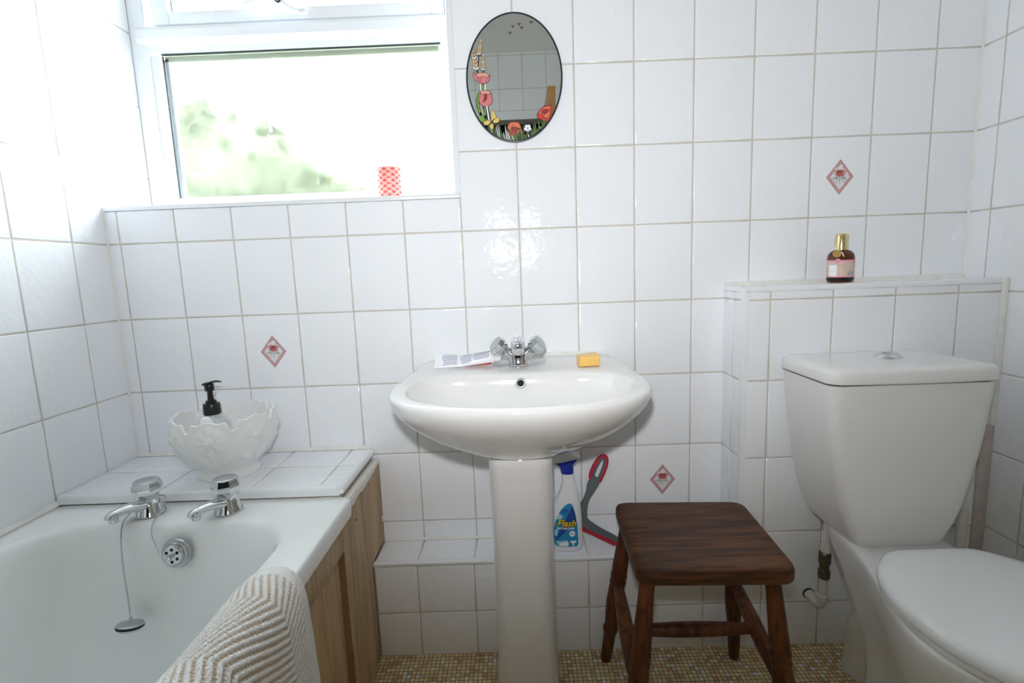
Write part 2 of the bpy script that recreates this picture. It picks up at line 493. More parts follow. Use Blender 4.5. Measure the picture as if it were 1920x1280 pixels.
# wall behind the camera, as the oval mirror shows it
for x0, x1 in spans(XL, XR, .076, TW):
    for z0, z1 in spans(.0, ZC, Z0+.03, TH):
        if z1 < 1.0: continue
        if x1 > DX0-.06 and x0 < DX1+.06:
            if z1 < DZ+.08: continue
            z0 = max(z0, DZ+.06)
        put_tile(wall_rear, 'rear', ((x0+x1)/2, YR, (z0+z1)/2), x1-x0, z1-z0)

# decorated tiles: a rhombus with a rose
def motif(tile, cx, cz):
    y = -.00035
    b = MB()
    def P(mn, pts, k): b.use(mn).add([(cx+x, y-.00004*k, cz+z) for x, z in pts], [tuple(range(len(pts)))])
    def rh(a): return [(0, .0445*a), (.0352*a, 0), (0, -.0445*a), (-.0352*a, 0)]
    P('border_line', rh(1.0), 0); P('border_pink', rh(.95), 1); P('border_line', rh(.775), 2); P('motif_white', rh(.735), 3)
    cells = [((-.010, .020), 'motif_pale'), ((.010, .016), 'motif_pale'), ((.017, -.002), 'motif_white'), ((-.017, -.003), 'motif_pale'), ((-.013, .009), 'motif_white'),
             ((.012, -.010), 'motif_pale'), ((-.009, -.012), 'motif_pale'), ((0, -.021), 'motif_white'), ((.002, .026), 'motif_white'), ((.016, .007), 'motif_white')]
    for (px, pz), mn in cells:
        P('motif_leaf', circle2(px, pz, .0054, .0052, 7, px*90), 4); P(mn, circle2(px, pz, .0050, .0048, 7, px*90), 5)
    P('motif_leaf', [(-.0015, .001), (.0012, .001), (.0015, -.012), (.0002, -.020), (-.0012, -.012)], 6)
    for s in (-1, 1):
        P('motif_leaf', [(s*.001, -.006), (s*.006, .0), (s*.012, .001), (s*.0165, -.003), (s*.017, -.0075), (s*.012, -.0045), (s*.006, -.0065)], 7)
    for px, a in ((-.006, .35), (.007, -.4), (-.003, .15), (.0035, -.2), (0, 0)):
        pts = [(px+x*math.cos(a)-z*math.sin(a), .002+x*math.sin(a)+z*math.cos(a)) for x, z in [(-.0026, -.001), (-.0050, .006), (-.0042, .013), (0, .0175), (.0042, .013), (.0050, .006), (.0026, -.001)]]
        P('motif_rose' if abs(px) < .005 else 'border_pink', pts, 8)
    b.use('motif_rose').add([(cx+x, y-.0004, cz+z) for x, z in circle2(0, .0055, .006, .0045)], [tuple(range(20))])
    # thin solid behind the glaze so that the print has a body
    o = b.build('rhombus_motif', None, tile, 0)
    o.rotation_euler = tile.rotation_euler.copy(); o.rotation_euler = (0, 0, 0)
    o['label'] = 'pink bordered rhombus print with a rose'
for t, cx, cz in decor: motif(t, cx, cz)

# low pipe boxing along the back wall, tiled
LY, LZ = -.119, .272
wall_ledge = struct(MB().box(.645, 1.612, LY+GR, 0, 0, LZ-GR), 'wall_ledge', 'grout')
for x0, x1 in spans(.646, 1.607, 0, TW):
    for z0, z1 in ((0, .127), (.127, .262)):
        put_tile(wall_ledge, 'back', ((x0+x1)/2, LY, (z0+z1)/2), x1-x0, z1-z0)
    put_tile(wall_ledge, 'top', ((x0+x1)/2, (LY+.012)/2, LZ), x1-x0, -(LY+.012))
b = MB(); pr = [(LY-.003, .2635), (LY-.0055, .268), (LY-.005, .273), (LY-.001, .2755), (LY+.012, .2738), (LY+.012, .262), (LY, .262)]
b.prism([(.646, y, z) for y, z in pr], (.961, 0, 0)); b.build('edging_strip', 'plastic_trim', wall_ledge, 50)
MB().prism([(.646, -.0002, LZ+.0062), (.646, -.006, LZ+.001), (.646, -.0002, LZ+.001)], (.96, 0, 0)).build('sealant_bead', 'sealant', wall_ledge)
# tiled boxing behind the toilet
BX, BY, BZ = 1.607, -.122, .968
wall_cistern = struct(MB().box(BX+GR, XR, BY+GR, 0, 0, BZ-GR), 'wall_cistern', 'grout')
for x0, x1 in spans(BX+.010, XR-.008, 0, TW):
    for z0, z1 in spans(0, .957, Z0, TH):
        put_tile(wall_cistern, 'back', ((x0+x1)/2, BY, (z0+z1)/2), x1-x0, z1-z0)
for y0, y1 in ((BY+.010, -.060), (-.060, 0)):
    for z0, z1 in spans(LZ, .957, Z0, TH):
        o = put_tile(wall_cistern, 'side', (BX, (y0+y1)/2, (z0+z1)/2), y1-y0, z1-z0)
for x0, x1 in spans(BX, XR, 0, .202):
    put_tile(wall_cistern, 'top', ((x0+x1)/2, (BY+.012)/2, BZ), x1-x0, -(BY+.012))
q = [(0, 0), (0, -.008), (-.0015, -.0105), (-.0045, -.0118), (-.010, -.012)]
def qround(r=.0115, n=5): return [(-r*math.sin(PI/2*i/n), -r*math.cos(PI/2*i/n)) for i in range(n+1)]
# quarter-round edgings: the top front, the top left and the upright corner
e = [(BY-.0022, BZ-.012), (BY-.0022, BZ-.006), (BY-.0005, BZ-.0015), (BY+.004, BZ+.0008), (BY+.013, BZ+.001), (BY+.013, BZ-.012)]
MB().prism([(BX, y, z) for y, z in e], (XR-BX-.004, 0, 0)).build('edging_strip', 'plastic_trim', wall_cistern, 50)
e2 = [(BX-.0022, BZ-.012), (BX-.0022, BZ-.006), (BX-.0005, BZ-.0015), (BX+.004, BZ+.0008), (BX+.013, BZ+.001), (BX+.013, BZ-.012)]
MB().prism([(x, -.001, z) for x, z in e2], (0, BY+.004, 0)).build('edging_strip', 'plastic_trim', wall_cistern, 50)
e3 = [(BX-.0020, BY+.012), (BX-.0020, BY+.006), (BX-.0005, BY), (BX+.005, BY-.0022), (BX+.012, BY-.0022), (BX+.012, BY+.012)]
MB().prism([(x, y, 0) for x, y in e3], (0, 0, BZ-.011)).build('edging_strip', 'plastic_trim', wall_cistern, 50)
MB().prism([(BX, -.0002, BZ+.010), (BX, -.012, BZ-.0015), (BX, -.0002, BZ-.0015)], (XR-BX-.001, 0, 0)).build('sealant_bead', 'sealant', wall_cistern)
MB().box(XR-.012, XR-.0005, BY-.009, BY+.001, .60, BZ+.002, .002).build('sealant_bead', 'sealant', wall_cistern)
MB().box(XR-.032, XR-.0005, BY-.006, BY+.001, 0, .60, .001).build('plaster_strip', 'raw_plaster', wall_cistern)

struct(MB().prism([(XR, -.0002, BZ), (XR-.0045, -.0002, BZ), (XR, -.0047, BZ)], (0, 0, ZC-BZ)), 'trim_6', 'sealant')
struct(MB().prism([(XL, -.0002, SZ0), (XL+.0045, -.0002, SZ0), (XL, -.0047, SZ0)], (0, 0, SILL-SZ0)), 'trim_7', 'sealant')
# corner sealant, sill board, window edging
MB().box(XL, REV+.008, -.0030, .012, SILL-.009, SILL+.003, .002).build('trim_1', 'plastic_trim')['kind'] = 'structure'
bpy.data.objects['trim_1'].name = 'trim_1'
struct(MB().box(XL, REV+.006, .012, .20, SILL-.012, SILL+.001), 'trim_2', 'plastic_trim')
struct(MB().box(REV-.006, REV+.009, -.0030, .014, SILL+.003, WTOP, .002), 'trim_3', 'plastic_trim')
struct(MB().box(REV, REV+.006, .014, .20, SILL, WTOP), 'trim_4', 'plaster')

# ------------------------------------------------------------------ window
WY = .19
win = bpy.data.objects.new('window_1', None); col.objects.link(win); win['kind'] = 'structure'; win.location = (.43, WY, SILL)
def bar(name, x0, x1, z0, z1, y0=WY, y1=WY+.06, bev=.004, m='upvc', parent=win):
    return MB().box(x0, x1, y0, y1, z0, z1, bev).build(name, m, parent)
fr = bar('frame', XL, .012, SILL, WTOP)
bar('frame', REV-.03, REV+.006, SILL, WTOP)
bar('frame', .012, REV-.03, SILL, SILL+.034)
bar('frame', .012, REV-.03, WTOP-.05, WTOP)
bar('glazing_bead', .0115, .038, SILL+.035, 1.684, WY+.010, WY+.05, .003)
bar('glazing_bead', REV-.055, REV-.0305, SILL+.035, 1.684, WY+.010, WY+.05, .003)
bar('glazing_bead', .038, REV-.055, SILL+.03, SILL+.05, WY+.010, WY+.05, .003)
# transom with sloping shoulders
tr = [(WY+.05, 1.694), (WY+.010, 1.694), (WY+.008, 1.708), (WY-.006, 1.716), (WY-.010, 1.722), (WY-.010, 1.746), (WY-.004, 1.756), (WY+.05, 1.760)]
MB().prism([(-.010, y, z) for y, z in tr], (REV+.004, 0, 0)).build('transom', 'upvc', win, 30)
bar('gasket', .036, REV-.05, 1.6905, 1.695, WY+.024, WY+.030, 0, 'gasket')
bar('gasket', .0375, .0395, SILL+.05, 1.688, WY+.024, WY+.030, 0, 'gasket')
bar('spacer_bar', .0395, .050, SILL+.05, 1.684, WY+.034, WY+.045, 0, 'plastic_trim')
bar('spacer_bar', .0395, REV-.05, 1.676, 1.6895, WY+.034, WY+.045, 0, 'spacer')
# opening sash above
sash = bar('sash', .040, .088, 1.760, WTOP-.03, WY-.004, WY+.05, .004)
bar('sash_rail', .088, REV-.07, 1.760, 1.794, WY-.004, WY+.05, .004, 'upvc', sash)
bar('sash_rail', REV-.07, REV-.031, 1.760, WTOP-.03, WY-.004, WY+.05, .004, 'upvc', sash)
bar('sash_rail', .088, REV-.07, WTOP-.075, WTOP-.03, WY-.004, WY+.05, .004, 'upvc', sash)
bar('gasket', .0385, .0400, 1.762, WTOP-.05, WY+.004, WY+.04, 0, 'gasket')
bar('gasket', .088, .0900, 1.794, WTOP-.07, WY+.014, WY+.04, 0, 'gasket')
pane = bar('pane', .038, REV-.05, SILL+.045, 1.69, WY+.030, WY+.034, 0, 'window_glass')
pane.data.materials.append(MATS['obscure_glass'])          # the textured side faces the room
for p in pane.data.polygons:
    if p.normal.y < -.5: p.material_index = 1
bar('pane', .086, REV-.06, 1.790, WTOP-.06, WY+.030, WY+.034, 0, 'window_glass')
# handle of the sash
hb = MB().box(.405, .455, WY-.016, WY-.003, 1.772, 1.800, .004)
h = hb.build('handle', 'upvc', win)
pts = [(.470, WY-.020, 1.772), (.448, WY-.024, 1.776), (.425, WY-.036, 1.793), (.40, WY-.040, 1.800), (.36, WY-.038, 1.797), (.318, WY-.034, 1.789)]
MB().tube(catmull(pts, 18), [.011, .013, .014, .014, .013, .012, .011, .010, .010, .009, .009, .0085, .008, .008, .0075, .007, .006, .004], 12, True, .75).build('lever', 'upvc', h)
MB().lathe((.424, WY-.052, 1.790), [(.0085, -.002), (.0085, .002), (.006, .003)], 16, M=axis_matrix((0, -1, 0))).build('lock_ring', 'hole', h)
MB().lathe((.424, WY-.054, 1.790), [(.0055, -.002), (.0055, .001), (.004, .0022)], 14, M=axis_matrix((0, -1, 0))).build('key_lock', 'chrome', h)
MB().box(.462, .490, WY-.030, WY-.010, 1.764, 1.777, .004).build('push_button', 'white_plastic', h)

# ------------------------------------------------------------------ garden behind the glass
lawn = struct(MB().box(-14, 14, .26, 20, -.4, -.3), 'ground', 'lawn')
def shrub(name, label, c, r, n, seed, stem_h):
    rnd = random.Random(seed); t = thing(name, label, 'shrub', (c[0], c[1], -.3))
    b = MB()
    for k in range(n):
        d = Vector((rnd.gauss(0, 1), rnd.gauss(0, 1), rnd.gauss(0, 1))).normalized()
        rr = (.55+.45*rnd.random()) * (1+.12*math.sin(5*d.x+seed)+.1*math.sin(7*d.z))
        p = Vector((c[0]+d.x*r[0]*rr, c[1]+d.y*r[1]*rr, c[2]+d.z*r[2]*rr))
        a = Vector((rnd.gauss(0, 1), rnd.gauss(0, 1), rnd.gauss(0, 1))).normalized(); q_ = a.orthogonal().normalized()
        s = rnd.uniform(.05, .10)
        b.add([p-a*s, p+q_*s*.45+a*.0, p+a*s, p-q_*s*.45], [(0, 1, 2, 3)])
    b.build('foliage', 'leaf', t, 0, 'stuff')
    bm = bmesh.new(); bmesh.ops.create_icosphere(bm, subdivisions=3, radius=1)
    for v in bm.verts:
        d = v.co.normalized(); rr = .82*(1+.12*math.sin(5*d.x+seed)+.1*math.sin(7*d.z)+.05*math.sin(11*d.y+9*d.x))
        v.co = Vector((c[0]+d.x*r[0]*rr, c[1]+d.y*r[1]*rr, c[2]+d.z*r[2]*rr))
    MB().bm(bm).build('inner_growth', 'leaf', t, 80)
    MB().tube([(c[0], c[1], -.3), (c[0]+.05, c[1], c[2]*.5), (c[0], c[1], c[2])], [.06, .05, .02]).build('trunk', 'bark', t)
shrub('garden_shrub', 'large pale green shrub in the garden behind the window pane', (-1.75, 3.0, 1.55), (1.25, .8, 1.25), 4200, 3, 1)
shrub('garden_shrub', 'low green shrub spreading to the middle of the window pane', (-1.40, 4.75, 1.55), (1.20, .45, 1.0), 3000, 9, 1)

# ------------------------------------------------------------------ door behind the camera (seen in the mirror)
struct(MB().box(DX0-.055, DX1+.055, YR, YR+.016, DZ, DZ+.055, .003).box(DX0-.055, DX0, YR, YR+.016, 0, DZ, .003).box(DX1, DX1+.055, YR, YR+.016, 0, DZ, .003), 'trim_5', 'upvc')
door = struct(MB().box(DX1-.045, DX1-.005, YR+.01, YR+.615, .012, DZ-.005, .002), 'door_1', 'door_pine')

# ------------------------------------------------------------------ bath
BZR = .530
bath = thing('bathtub', 'white built-in bathtub with wide rim, under the window beside tiled wall', 'bathtub', (.31, -1.0, 0))
X0, X1, Y1, Y0 = XL+.0005, .656, -.262, -1.79
def R(x0, x1, y0, y1, r, z): return rrect(x0, x1, y0, y1, r, z, 8, 10)
rings = [R(X0+.004, X1-.006, Y0+.004, Y1-.004, .018, .488), R(X0+.001, X1-.001, Y0+.001, Y1-.001, .018, .490), R(X0, X1, Y0, Y1, .018, .505), R(X0, X1, Y0, Y1, .018, BZR-.010), R(X0+.0015, X1-.0015, Y0+.0015, Y1-.0015, .018, BZR-.003), R(X0+.006, X1-.006, Y0+.006, Y1-.006, .018, BZR)]
ix0, ix1, iy0, iy1 = .020, .578, -1.70, -.362
rings += [R(X0+.03, X1-.035, Y0+.04, Y1-.04, .06, BZR-.0005), R(ix0-.006, ix1+.006, iy0-.01, iy1+.008, .125, BZR-.001), R(ix0, ix1, iy0, iy1, .125, BZR-.004), R(ix0+.005, ix1-.005, iy0+.006, iy1-.006, .125, BZR-.012), R(ix0+.009, ix1-.009, iy0+.012, iy1-.012, .125, BZR-.026),
          R(ix0+.015, ix1-.015, iy0+.03, iy1-.022, .125, BZR-.06), R(ix0+.03, ix1-.03, iy0+.08, iy1-.040, .125, .38), R(ix0+.05, ix1-.05, iy0+.16, iy1-.062, .13, .24), R(ix0+.07, ix1-.07, iy0+.22, iy1-.085, .13, .17), R(ix0+.11, ix1-.11, iy0+.28, iy1-.13, .11, .135), R(ix0+.2, ix1-.2, iy0+.36, iy1-.24, .05, .128)]
MB().loft(rings, False, True).build('shell', 'acrylic', bath, 60)
# overflow on the end wall
oc = Vector((.326, -.3905, .476)); Mo = axis_matrix((0, -1, .12))
ov = MB().lathe(oc, [(.0305, -.002), (.0312, .003), (.030, .006), (.024, .0055), (.0215, .008), (.0215, .013), (.020, .0145)], 40, M=Mo)
ovr = ov.build('overflow', 'chrome_dull', bath)
MB().lathe(oc, [(.0195, .0135), (.0195, .0155), (.018, .017)], 32, M=Mo).build('overflow_plate', 'chrome', ovr)
for k in range(6):
    a = PI/2+k*PI/3; p = oc + Mo @ Vector((.0125*math.cos(a), .0125*math.sin(a), .0168))
    MB().lathe(p, [(.0033, -.001), (.0033, .0006)], 12, M=Mo).build('drain_hole', 'hole', ovr)
MB().lathe(oc+Mo @ Vector((-.003, -.002, .017)), [(.005, 0), (.006, .004), (.0045, .009), (.002, .010)], 14, M=Mo).build('chain_stay', 'chrome', ovr)
# sealant along the tiled wall
MB().prism([(XL+.0005, -.25, BZR), (XL+.009, -.25, BZR+.0004), (XL+.0005, -.25, BZR+.010)], (0, -1.4, 0)).build('sealant_bead', 'sealant', bath)

# tiled shelf at the tap end of the bath
shelf = thing('tiled_shelf', 'white tiled shelf between the bathtub rim and the back wall', 'shelf', (.30, -.13, .40))
SX1, SY, SZ = .628, -.257, .550
MB().box(XL+.001, SX1-.002, SY+.002, -.001, .40, SZ-GR).build('carcass', 'grout', shelf, 0)
for x0, x1 in ((XL, .196), (.196, .412), (.412, .575), (.575, SX1-.008)):
    for y0, y1 in ((SY+.012, -.122), (-.122, 0)):
        put_tile(shelf, 'top', ((x0+x1)/2, (y0+y1)/2, SZ), x1-x0, y1-y0)
MB().prism([(XL+.001, SY+.013, SZ+.0006), (XL+.001, SY+.002, SZ), (XL+.001, SY-.003, SZ-.004), (XL+.001, SY-.005, SZ-.010), (XL+.001, SY-.008, BZR+.002), (XL+.001, SY+.013, BZR+.002)], (SX1-XL-.004, 0, 0)).build('edging_strip', 'plastic_trim', shelf, 50)
MB().prism([(SX1-.010, -.002, SZ+.0010), (SX1+.001, -.002, SZ), (SX1+.007, -.002, SZ-.004), (SX1+.0085, -.002, SZ-.012), (SX1-.001, -.002, SZ-.016), (SX1-.010, -.002, SZ-.012)], (0, SY-.004, 0)).build('edging_strip', 'plastic_trim', shelf, 50)
MB().prism([(XL+.001, -.0005, SZ+.009), (XL+.001, -.009, SZ+.0012), (XL+.001, -.0005, SZ+.0012)], (SX1-XL, 0, 0)).build('sealant_bead', 'sealant', shelf)

# taps on the bath
def pillar_tap(label, x, y, group):
    t = thing('bath_tap', label, 'tap', (x, y, BZR), group)
    c = Vector((x, y, BZR))
    MB().lathe(c, [(.0275, 0), (.0285, .003), (.0265, .008), (.0240, .014), (.0215, .024), (.0180, .032), (.0145, .036)], 32, sy=1.08).build('body', 'chrome', t)
    path = [(0, .004, .018), (-.009, -.02, .026), (-.019, -.042, .030), (-.029, -.062, .029), (-.033, -.070, .0255), (-.035, -.0745, .021)]
    sp = catmull([c+Vector(p) for p in path], 18)
    MB().tube(sp, [.0205, .0205, .0200, .0190, .0182, .0174, .0166, .0158, .0150, .0143, .0136, .0130, .0126, .0124, .0122, .0120, .0112, .0085], 18, True, .70).build('spout', 'chrome', t)
    MB().lathe(c+Vector((-.0300, -.0635, .012)), [(.0078, 0), (.0088, .0015), (.0088, .014)], 18).build('nozzle', 'chrome', t)
    hm = MB().lathe(c, [(.0125, .032), (.0175, .035), (.0275, .050), (.0295, .058), (.0290, .064), (.0250, .0745)], 8).build('handle', 'chrome', t, 15)
    MB().lathe(c, [(.0240, .0735), (.0240, .0755), (.021, .0768), (.0, .0772)], 32).build('cap', 'chrome_dull', hm)
    return t
pillar_tap('chrome bath tap with the plug chain looped around it', .226, -.318, 'pair of chrome bath taps')
pillar_tap('chrome bath tap without a chain, by the white flowered bowl', .399, -.318, 'pair of chrome bath taps')

# plug and chain
plug = thing('bath_plug', 'chrome bath plug hanging on a ball chain inside the bathtub', 'plug', (.253, -.447, .345))
cpts = [(.305, -.410, .482), (.292, -.401, .497), (.276, -.388, .519), (.267, -.366, .5345), (.263, -.340, .541), (.259, -.318, .5535), (.247, -.2950, .557), (.228, -.2870, .558), (.209, -.2935, .554), (.196, -.312, .548), (.196, -.340, .540), (.202, -.366, .5345), (.212, -.387, .520), (.221, -.402, .50), (.234, -.421, .455), (.244, -.432, .41), (.251, -.441, .374)]
cp = catmull(cpts, 135)
b = MB()
for i, p in enumerate(cp):
    b.lathe(p, [(.0006, -.0017), (.0018, -.0010), (.0018, .0010), (.0006, .0017)], 6)
b.build('chain', 'chrome_dull', plug)
Mp = axis_matrix((.05, .30, 1))
pc = Vector((.253, -.447, .357))
dsk = MB().lathe(pc, [(.019, -.010), (.021, -.004), (.0235, -.003), (.024, .001), (.022, .003), (.006, .0035)], 36, M=Mp).build('disc', 'chrome_dull', plug)
MB().lathe(pc, [(.0238, -.0052), (.0246, -.003), (.0238, -.0005)], 36, False, False, M=Mp).build('rubber_seal', 'hole', dsk)
MB().tube([pc+Mp @ Vector((0, 0, .002)), Vector((.2515, -.441, .371))], [.004, .002], 10).build('eyelet', 'chrome_dull', dsk)

# timber panels on the side of the bath
pan = thing('bath_side_panel', 'pale oak bath panel with a recessed centre below the bathtub rim', 'panel', (.64, -1.0, 0))
PXo, PXi = .648, .630
PY1, PY0, PZ = -.268, -1.79, .487
MB().box(PXi, PXo, PY1-.052, PY1, 0, PZ, .0015).build('stile', 'oak', pan)
MB().box(PXi, PXo, PY0, PY0+.06, 0, PZ, .0015).build('stile', 'oak', pan)
MB().box(PXi, PXo, PY0+.06, PY1-.052, PZ-.060, PZ, .0015).build('rail', 'oak', pan)
MB().box(PXi, PXo, PY0+.06, PY1-.052, 0, .075, .0015).build('rail', 'oak', pan)
MB().box(PXi-.004, PXo-.012, PY0+.05, PY1-.045, .07, PZ-.055).build('centre_board', 'oak', pan)
bd = MB()
bd.prism([(PXo-.001, PY1-.052, .075), (PXo-.0125, PY1-.066, .075), (PXo-.0125, PY1-.052, .075)], (0, 0, PZ-.135))
bd.prism([(PXo-.001, PY1-.052, PZ-.060), (PXo-.0125, PY1-.052, PZ-.074), (PXo-.0125, PY1-.052, PZ-.060)], (0, PY0-PY1+.112, 0))
bd.build('moulding', 'oak_dark', pan, 0)
fil = thing('filler_panel', 'narrow plain oak board with a ragged white top edge, between bath panel and back wall', 'panel', (.64, -.15, 0))
prof = [(-.0005, .277), (-.0005, .518), (-.2612, .510), (-.2612, 0), (LY-.004, 0), (LY-.007, .262), (LY-.004, .277)]
MB().prism([(.631, y, z) for y, z in prof], (.0145, 0, 0)).build('board', 'oak', fil, 0)
rag = MB(); rnd = random.Random(4); n = 22
top = []; bot = []
for i in range(n+1):
    y = -.001-.262*i/n
    top.append((.6458+.0012, y, .5205-.0085*i/n)); bot.append((.6458+.0014, y, .506-.010*i/n+rnd.uniform(-.003, .003) + (.006 if i < 5 else 0)))
rag.add(top+bot+[(x-.012, y, z+.0005) for x, y, z in top], [(i, i+1, n+2+i, n+1+i) for i in range(n)]+[(i, 2*n+2+i, 2*n+3+i, i+1) for i in range(n)])
rag.build('white_edge', 'sealant', fil, 30)
MB().box(SX1+.002, .6455, -.258, -.001, .505, .5215, .002).build('filler_bead', 'sealant', fil)
MB().lathe((.6456, -.288+.062, .452), [(.0026, -.0005), (.0026, .0006)], 10, M=axis_matrix((1, 0, 0))).build('screw', 'hole', fil)
MB().box(.640, .652, -.012, -.004, .335, .352, .003).build('sealant_blob', 'sealant', fil)

# ------------------------------------------------------------------ towel over the rim
def make_towel():
    t = thing('bath_towel', 'white and beige zigzag woven towel hung over the bathtub rim', 'towel', (.645, -.85, BZR))
    # cross-section from inside the bath, over the rim, down the outside
    cs = catmull([(.545, 0, .36), (.550, 0, .44), (.567, 0, .503), (.592, 0, .543), (.620, 0, .564), (.650, 0, .571), (.674, 0, .562), (.690, 0, .535), (.696, 0, .48), (.698, 0, .38), (.699, 0, .22)], 420)
    L = [0]
    for a, b_ in zip(cs, cs[1:]): L.append(L[-1]+(b_-a).length)
    NY = 420; ya, yb = -.600, -1.09
    vs = []; w = []
    for j in range(NY+1):
        v = (ya-yb)*j/NY; y0 = ya-v
        for i, p in enumerate(cs):
            tan = (cs[min(i+1, len(cs)-1)]-cs[max(i-1, 0)]).normalized(); nr = Vector((-tan.z, 0, tan.x))
            if nr.z < 0 and p.x < .6 and False: nr = -nr
            u = L[i]
            ph = (u + TW_A*abs(((v/.125+.30) % 2)-1)) / TW_P + .15*math.sin(v*40)
            f = ph % 1.0
            tri = abs(f-.5)*2              # 0 in the middle of a beige stripe
            k = 1/(1+math.exp((tri-.42)*14))
            seam = .5+.5*math.sin(v*2*PI/.0058)
            hem = 1 if v < .030 else max(0, 1-(v-.030)/.004)
            k *= (1-hem)*(1 if seam > .12 else .35)
            fall = 1/(1+math.exp((.004-v)*700))
            edge = -.010*math.exp(-v/.006)
            d = .0035*(1-k)*(1-hem) + .0012*math.sin(u*2*PI/.0045)*math.sin(v*2*PI/.0045)*(1-.5*k) + .0012*hem + edge
            d += .0012*math.sin(v*21+u*9)
            vs.append(Vector((p.x, y0+.006*math.sin(u*14)*math.exp(-v/.1), p.z))+nr*d); w.append(k)
    n = len(cs); fs = []
    for j in range(NY):
        for i in range(n-1):
            fs.append((j*n+i, j*n+i+1, (j+1)*n+i+1, (j+1)*n+i))
    # underside: a smooth inner sheet closed along the far hem
    m0 = len(vs)
    for y in (ya, yb):
        for i, p in enumerate(cs):
            tan = (cs[min(i+1, n-1)]-cs[max(i-1, 0)]).normalized(); nr = Vector((-tan.z, 0, tan.x))
            vs.append(Vector((p.x, y+(-.003 if y == ya else 0), p.z))-nr*.018); w.append(0)
    for i in range(n-1):
        fs.append((m0+i, m0+n+i, m0+n+i+1, m0+i+1))
        fs.append((i, m0+i, m0+i+1, i+1))
    me = bpy.data.meshes.new('cloth'); o0 = origin(t)
    me.from_pydata([p-o0 for p in vs], [], fs); me.materials.append(MATS['towel_weave'])
    at = me.attributes.new('beige', 'FLOAT', 'POINT'); at.data.foreach_set('value', w)
    me.shade_smooth()
    o = bpy.data.objects.new('cloth', me); col.objects.link(o); o.parent = t
make_towel()

# ------------------------------------------------------------------ flowered bowl with its contents
def make_bowl():
    cx, cy, z0 = .307, -.140, SZ+.0006
    t = thing('flowered_bowl', 'white china bowl with scalloped rim and raised flowers, on the tiled shelf', 'bowl', (cx, cy, z0))
    prof = catmull([(.070, 0, .006), (.064, 0, .014), (.066, 0, .022), (.080, 0, .036), (.096, 0, .056), (.108, 0, .082), (.113, 0, .110), (.1145, 0, .135), (.116, 0, .160)], 44)
    N = 288; LOB = 7; rings = []
    def rimh(a):
        f = ((a/(2*PI)*LOB) % 1.0)       # notches between the flowers
        d = min(f, 1-f)
        n1 = -.028*math.exp(-(d/.10)**3)
        return n1 + .0035*math.cos(2*PI*f*2) - .004*math.sin(PI*f)
    def relief(a, z):
        f = (a/(2*PI)*LOB) % 1.0 - .5; u = f*2*PI*.116/LOB; v = z-.112
        r = math.hypot(u, v); th = math.atan2(v, u)
        k = 0
        if r < .040: k += .0060*(1-(r/.040)**4)*(.45+.55*abs(math.cos(4*th))**.7)
        if r < .011: k += .0060*math.sqrt(max(0, 1-(r/.011)**2))
        if z < .085:
            k += .0048*math.exp(-((u-.006*math.sin(z*60))/.0035)**2)
            for s in (-1, 1):
                lu, lv = u-s*.024, z-.055
                p1, p2 = (lu*.8+s*lv*.6), (-s*lu*.6+lv*.8)
                k += .0058*math.exp(-(p1/.018)**2-(p2/.007)**2)
        return k
    for i, p in enumerate(prof):
        fr_ = max(0, (p.z-.10)/.058)
        ring = []
        for k in range(N):
            a = 2*PI*k/N - .35
            z = p.z + rimh(a)*fr_**1.6
            r = p.x + (relief(a, p.z) if p.z > .03 else 0)
            ring.append(Vector((cx+r*math.cos(a), cy+r*math.sin(a), z0+z)))
        rings.append(ring)
    for off, zz in ((-.003, .0012), (-.0065, -.001)):
        rings.append([Vector((cx+(.116+off)*math.cos(2*PI*k/N-.35), cy+(.116+off)*math.sin(2*PI*k/N-.35), z0+.160+rimh(2*PI*k/N-.35)+zz)) for k in range(N)])
    for r, z in ((.106, .110), (.099, .075), (.084, .050), (.062, .034), (.02, .030)):
        rings.append([Vector((cx+r*math.cos(2*PI*k/N-.35), cy+r*math.sin(2*PI*k/N-.35), z0+z+(rimh(2*PI*k/N-.35)*.2 if z > .1 else 0))) for k in range(N)])
    MB().loft(rings, False, True).build('body', 'matt_china', t, 50)
    MB().lathe((cx, cy, z0), [(.0705, 0), (.0715, .003), (.071, .0065)], 64).build('foot_ring', 'chrome_dull' if False else 'matt_china', t)
    return cx, cy, z0
bcx, bcy, bz = make_bowl()
pb = thing('pump_bottle', 'clear pump dispenser bottle with black pump, standing in the flowered bowl', 'bottle', (.285, -.150, bz+.031))
px, py, pz = .285, -.150, bz+.031
MB().lathe((px, py, pz), [(.036, 0), (.039, .004), (.040, .03), (.040, .08), (.038, .098), (.030, .112), (.018, .121), (.0155, .126)], 36).build('body', 'clear_plastic', pb)
MB().lathe((px, py, pz), [(.034, .004), (.037, .03), (.037, .062), (.0, .063)], 30, True, False).build('liquid_soap', 'white_plastic', pb)
MB().lathe((px, py, pz), [(.0405, .045), (.0405, .082)], 36, False, False).build('label', 'print_white', pb)
pm = MB().lathe((px, py, pz), [(.0195, .124), (.0200, .127), (.0190, .150), (.0185, .151), (.0125, .152), (.0120, .158), (.0075, .159), (.0068, .166), (.0060, .182), (.0105, .183), (.0110, .196), (.0100, .199)], 24).build('pump', 'black_plastic', pb)
MB().tube(catmull([(px-.016, py+.002, pz+.198), (px, py, pz+.201), (px+.016, py-.002, pz+.206), (px+.032, py-.004, pz+.205)], 10), [.006, .009, .0095, .0085, .0075, .0065, .006, .0055, .005, .003], 12, True, .45).build('nozzle', 'black_plastic', pm)
MB().tube([(px, py, pz+.02), (px, py, pz+.125)], .0035, 8).build('dip_tube', 'white_plastic', pb)
lt = thing('lotion_tube', 'small white tube with rounded cap leaning inside the flowered bowl', 'tube', (.305, -.196, bz+.045))
